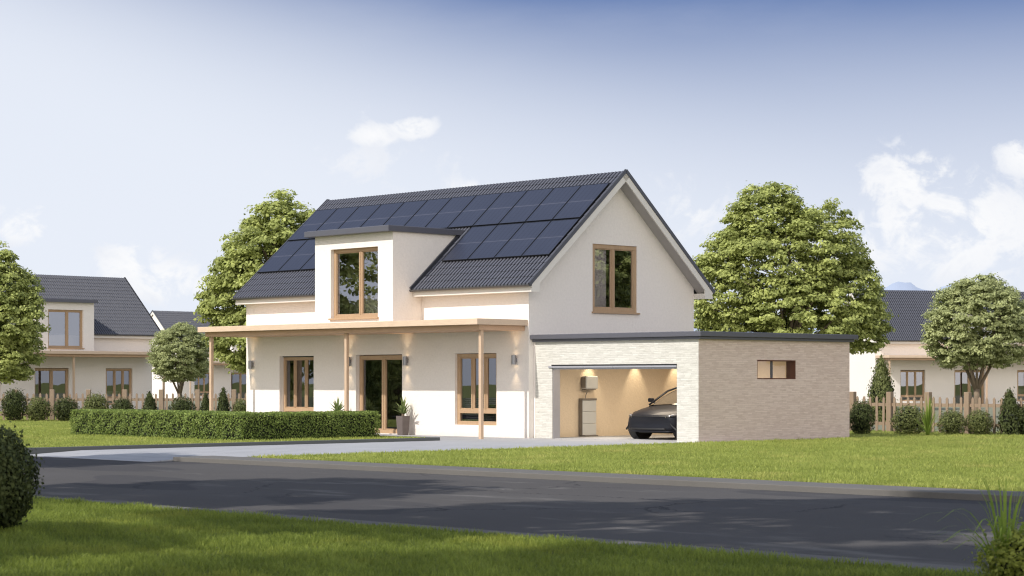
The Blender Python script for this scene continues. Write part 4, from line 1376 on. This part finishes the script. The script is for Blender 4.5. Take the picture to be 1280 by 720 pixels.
fwd = X * FWD[0] + Y * FWD[1]
rgt = X * RGT[0] + Y * RGT[1]
az = N.op('ARCTAN2', rgt, fwd)
el = Z
col = mixcol(0.72, N(sky.outputs[0]), (1.45, 2.4, 5.3))
# whitening haze low down and towards the sun's side
haze = (1 - N.op('MINIMUM', N.op('MAXIMUM', el, 0.0) / 0.184, 1.0) ** 2.4) * 0.98
sunside = (1 - smooth(az + (el - 0.13) * 2.2, -0.22, 0.16)) * 0.9
sunside = sunside * (1 - smooth(az * -1.0, 1.2, 2.2))
hz = 1 - (1 - haze) * (1 - sunside)
col = mixcol(hz, col, (8.5, 9.0, 9.95))
# overhead a moderate blue; behind the viewer an added glow to fill shaded walls
col = mixcol(smooth(el, 0.25, 0.7) * 0.9, col, (4.6, 5.6, 7.8))
back = smooth(fwd * -1.0, 0.15, 0.75) * (1 - smooth(el, 0.35, 0.75)) * 0.92
col = mixcol(back, col, (23.5, 22.2, 20.9))
# cumulus: noise shaped by banks of cloud at chosen bearings
cv = nt.nodes.new("ShaderNodeCombineXYZ")
nt.links.new(az.s, cv.inputs[0]); nt.links.new((el * 1.15).s, cv.inputs[1])
cvec = N(cv.outputs[0])
n1 = noise(26, 10, 0.60, cvec, 0.7)
n2 = noise(85, 8, 0.62, cvec, 0.5)
banks = [(1135, 235, 85, 60), (1180, 290, 190, 85), (1285, 205, 50, 34), (1000, 330, 90, 30), (865, 270, 60, 40), (165, 335, 60, 42), (205, 352, 80, 36), (24, 282, 56, 36), (290, 320, 40, 20), (590, 235, 60, 18), (468, 172, 42, 18), (515, 162, 42, 20), (440, 205, 110, 40), (730, 260, 60, 30),
         (-200, 250, 120, 70), (1550, 280, 160, 90), (2100, 220, 220, 90), (-800, 260, 200, 80), (3200, 240, 300, 100), (-1900, 240, 300, 90)]
g = None
for (u, v, ru, rv) in banks:
    a0 = math.atan((u - 640) / 2598); e0 = (475.5 - v) / 2598
    q = 1 - ((((az - a0) / (ru / 2598)) ** 2) + (((el - e0) / (rv / 2598)) ** 2)) ** 0.5
    q = q * (0.30 if (u, v) == (440, 205) else 0.5 if (u, v) in ((470, 170), (865, 270), (290, 320), (430, 205), (510, 162), (590, 235), (730, 260)) else 1.0)
    g = q if g is None else N.op('MAXIMUM', g, q)
g = N.op('MAXIMUM', g, -1.0)
dens = N.op('MINIMUM', g, 0.42) * 0.95 + (n1 - 0.5) * 2.3 + (n2 - 0.5) * 1.1 - 0.12
mask = smooth(dens, 0.0, 0.48) * 0.95
shade = smooth(n1 * 0.7 + n2 * 0.3 - g * 0.18, 0.35, 0.62)
ccol = mixcol(shade, (10.4, 10.4, 10.45), (8.7, 9.0, 9.7))
col = mixcol(mask, col, ccol)
# thin veil
veil = smooth(noise(6, 6, 0.6, coord("Generated", (1, 1, 4))), 0.45, 0.75) * 0.07
col = mixcol(veil, col, (8.5, 8.8, 9.6))
nt.links.new(col.s, bg.inputs[0])
bg.inputs[1].default_value = 0.096

# ------------------------------------------------------------------ camera
cam = bpy.data.cameras.new("camera"); co = link(bpy.data.objects.new("camera", cam))
co.location = (CAM[0], CAM[1], 1.6)
co.rotation_euler = (R(90), 0, math.atan2(0.7219, 0.6920))
cam.sensor_width = 36; cam.lens = 73.06; cam.shift_y = 0.0902
cam.clip_start = 0.5; cam.clip_end = 9000
cam.dof.use_dof = True; cam.dof.focus_distance = 57; cam.dof.aperture_fstop = 4.5
S.camera = co
S.view_settings.view_transform = 'Standard'; S.view_settings.look = 'None'; S.view_settings.exposure = 0; S.view_settings.gamma = 1
S.cycles.filter_width = 1.15
S.cycles.max_bounces = 8; S.cycles.transparent_max_bounces = 8; S.cycles.use_denoising = True
S.cycles.sample_clamp_indirect = 6
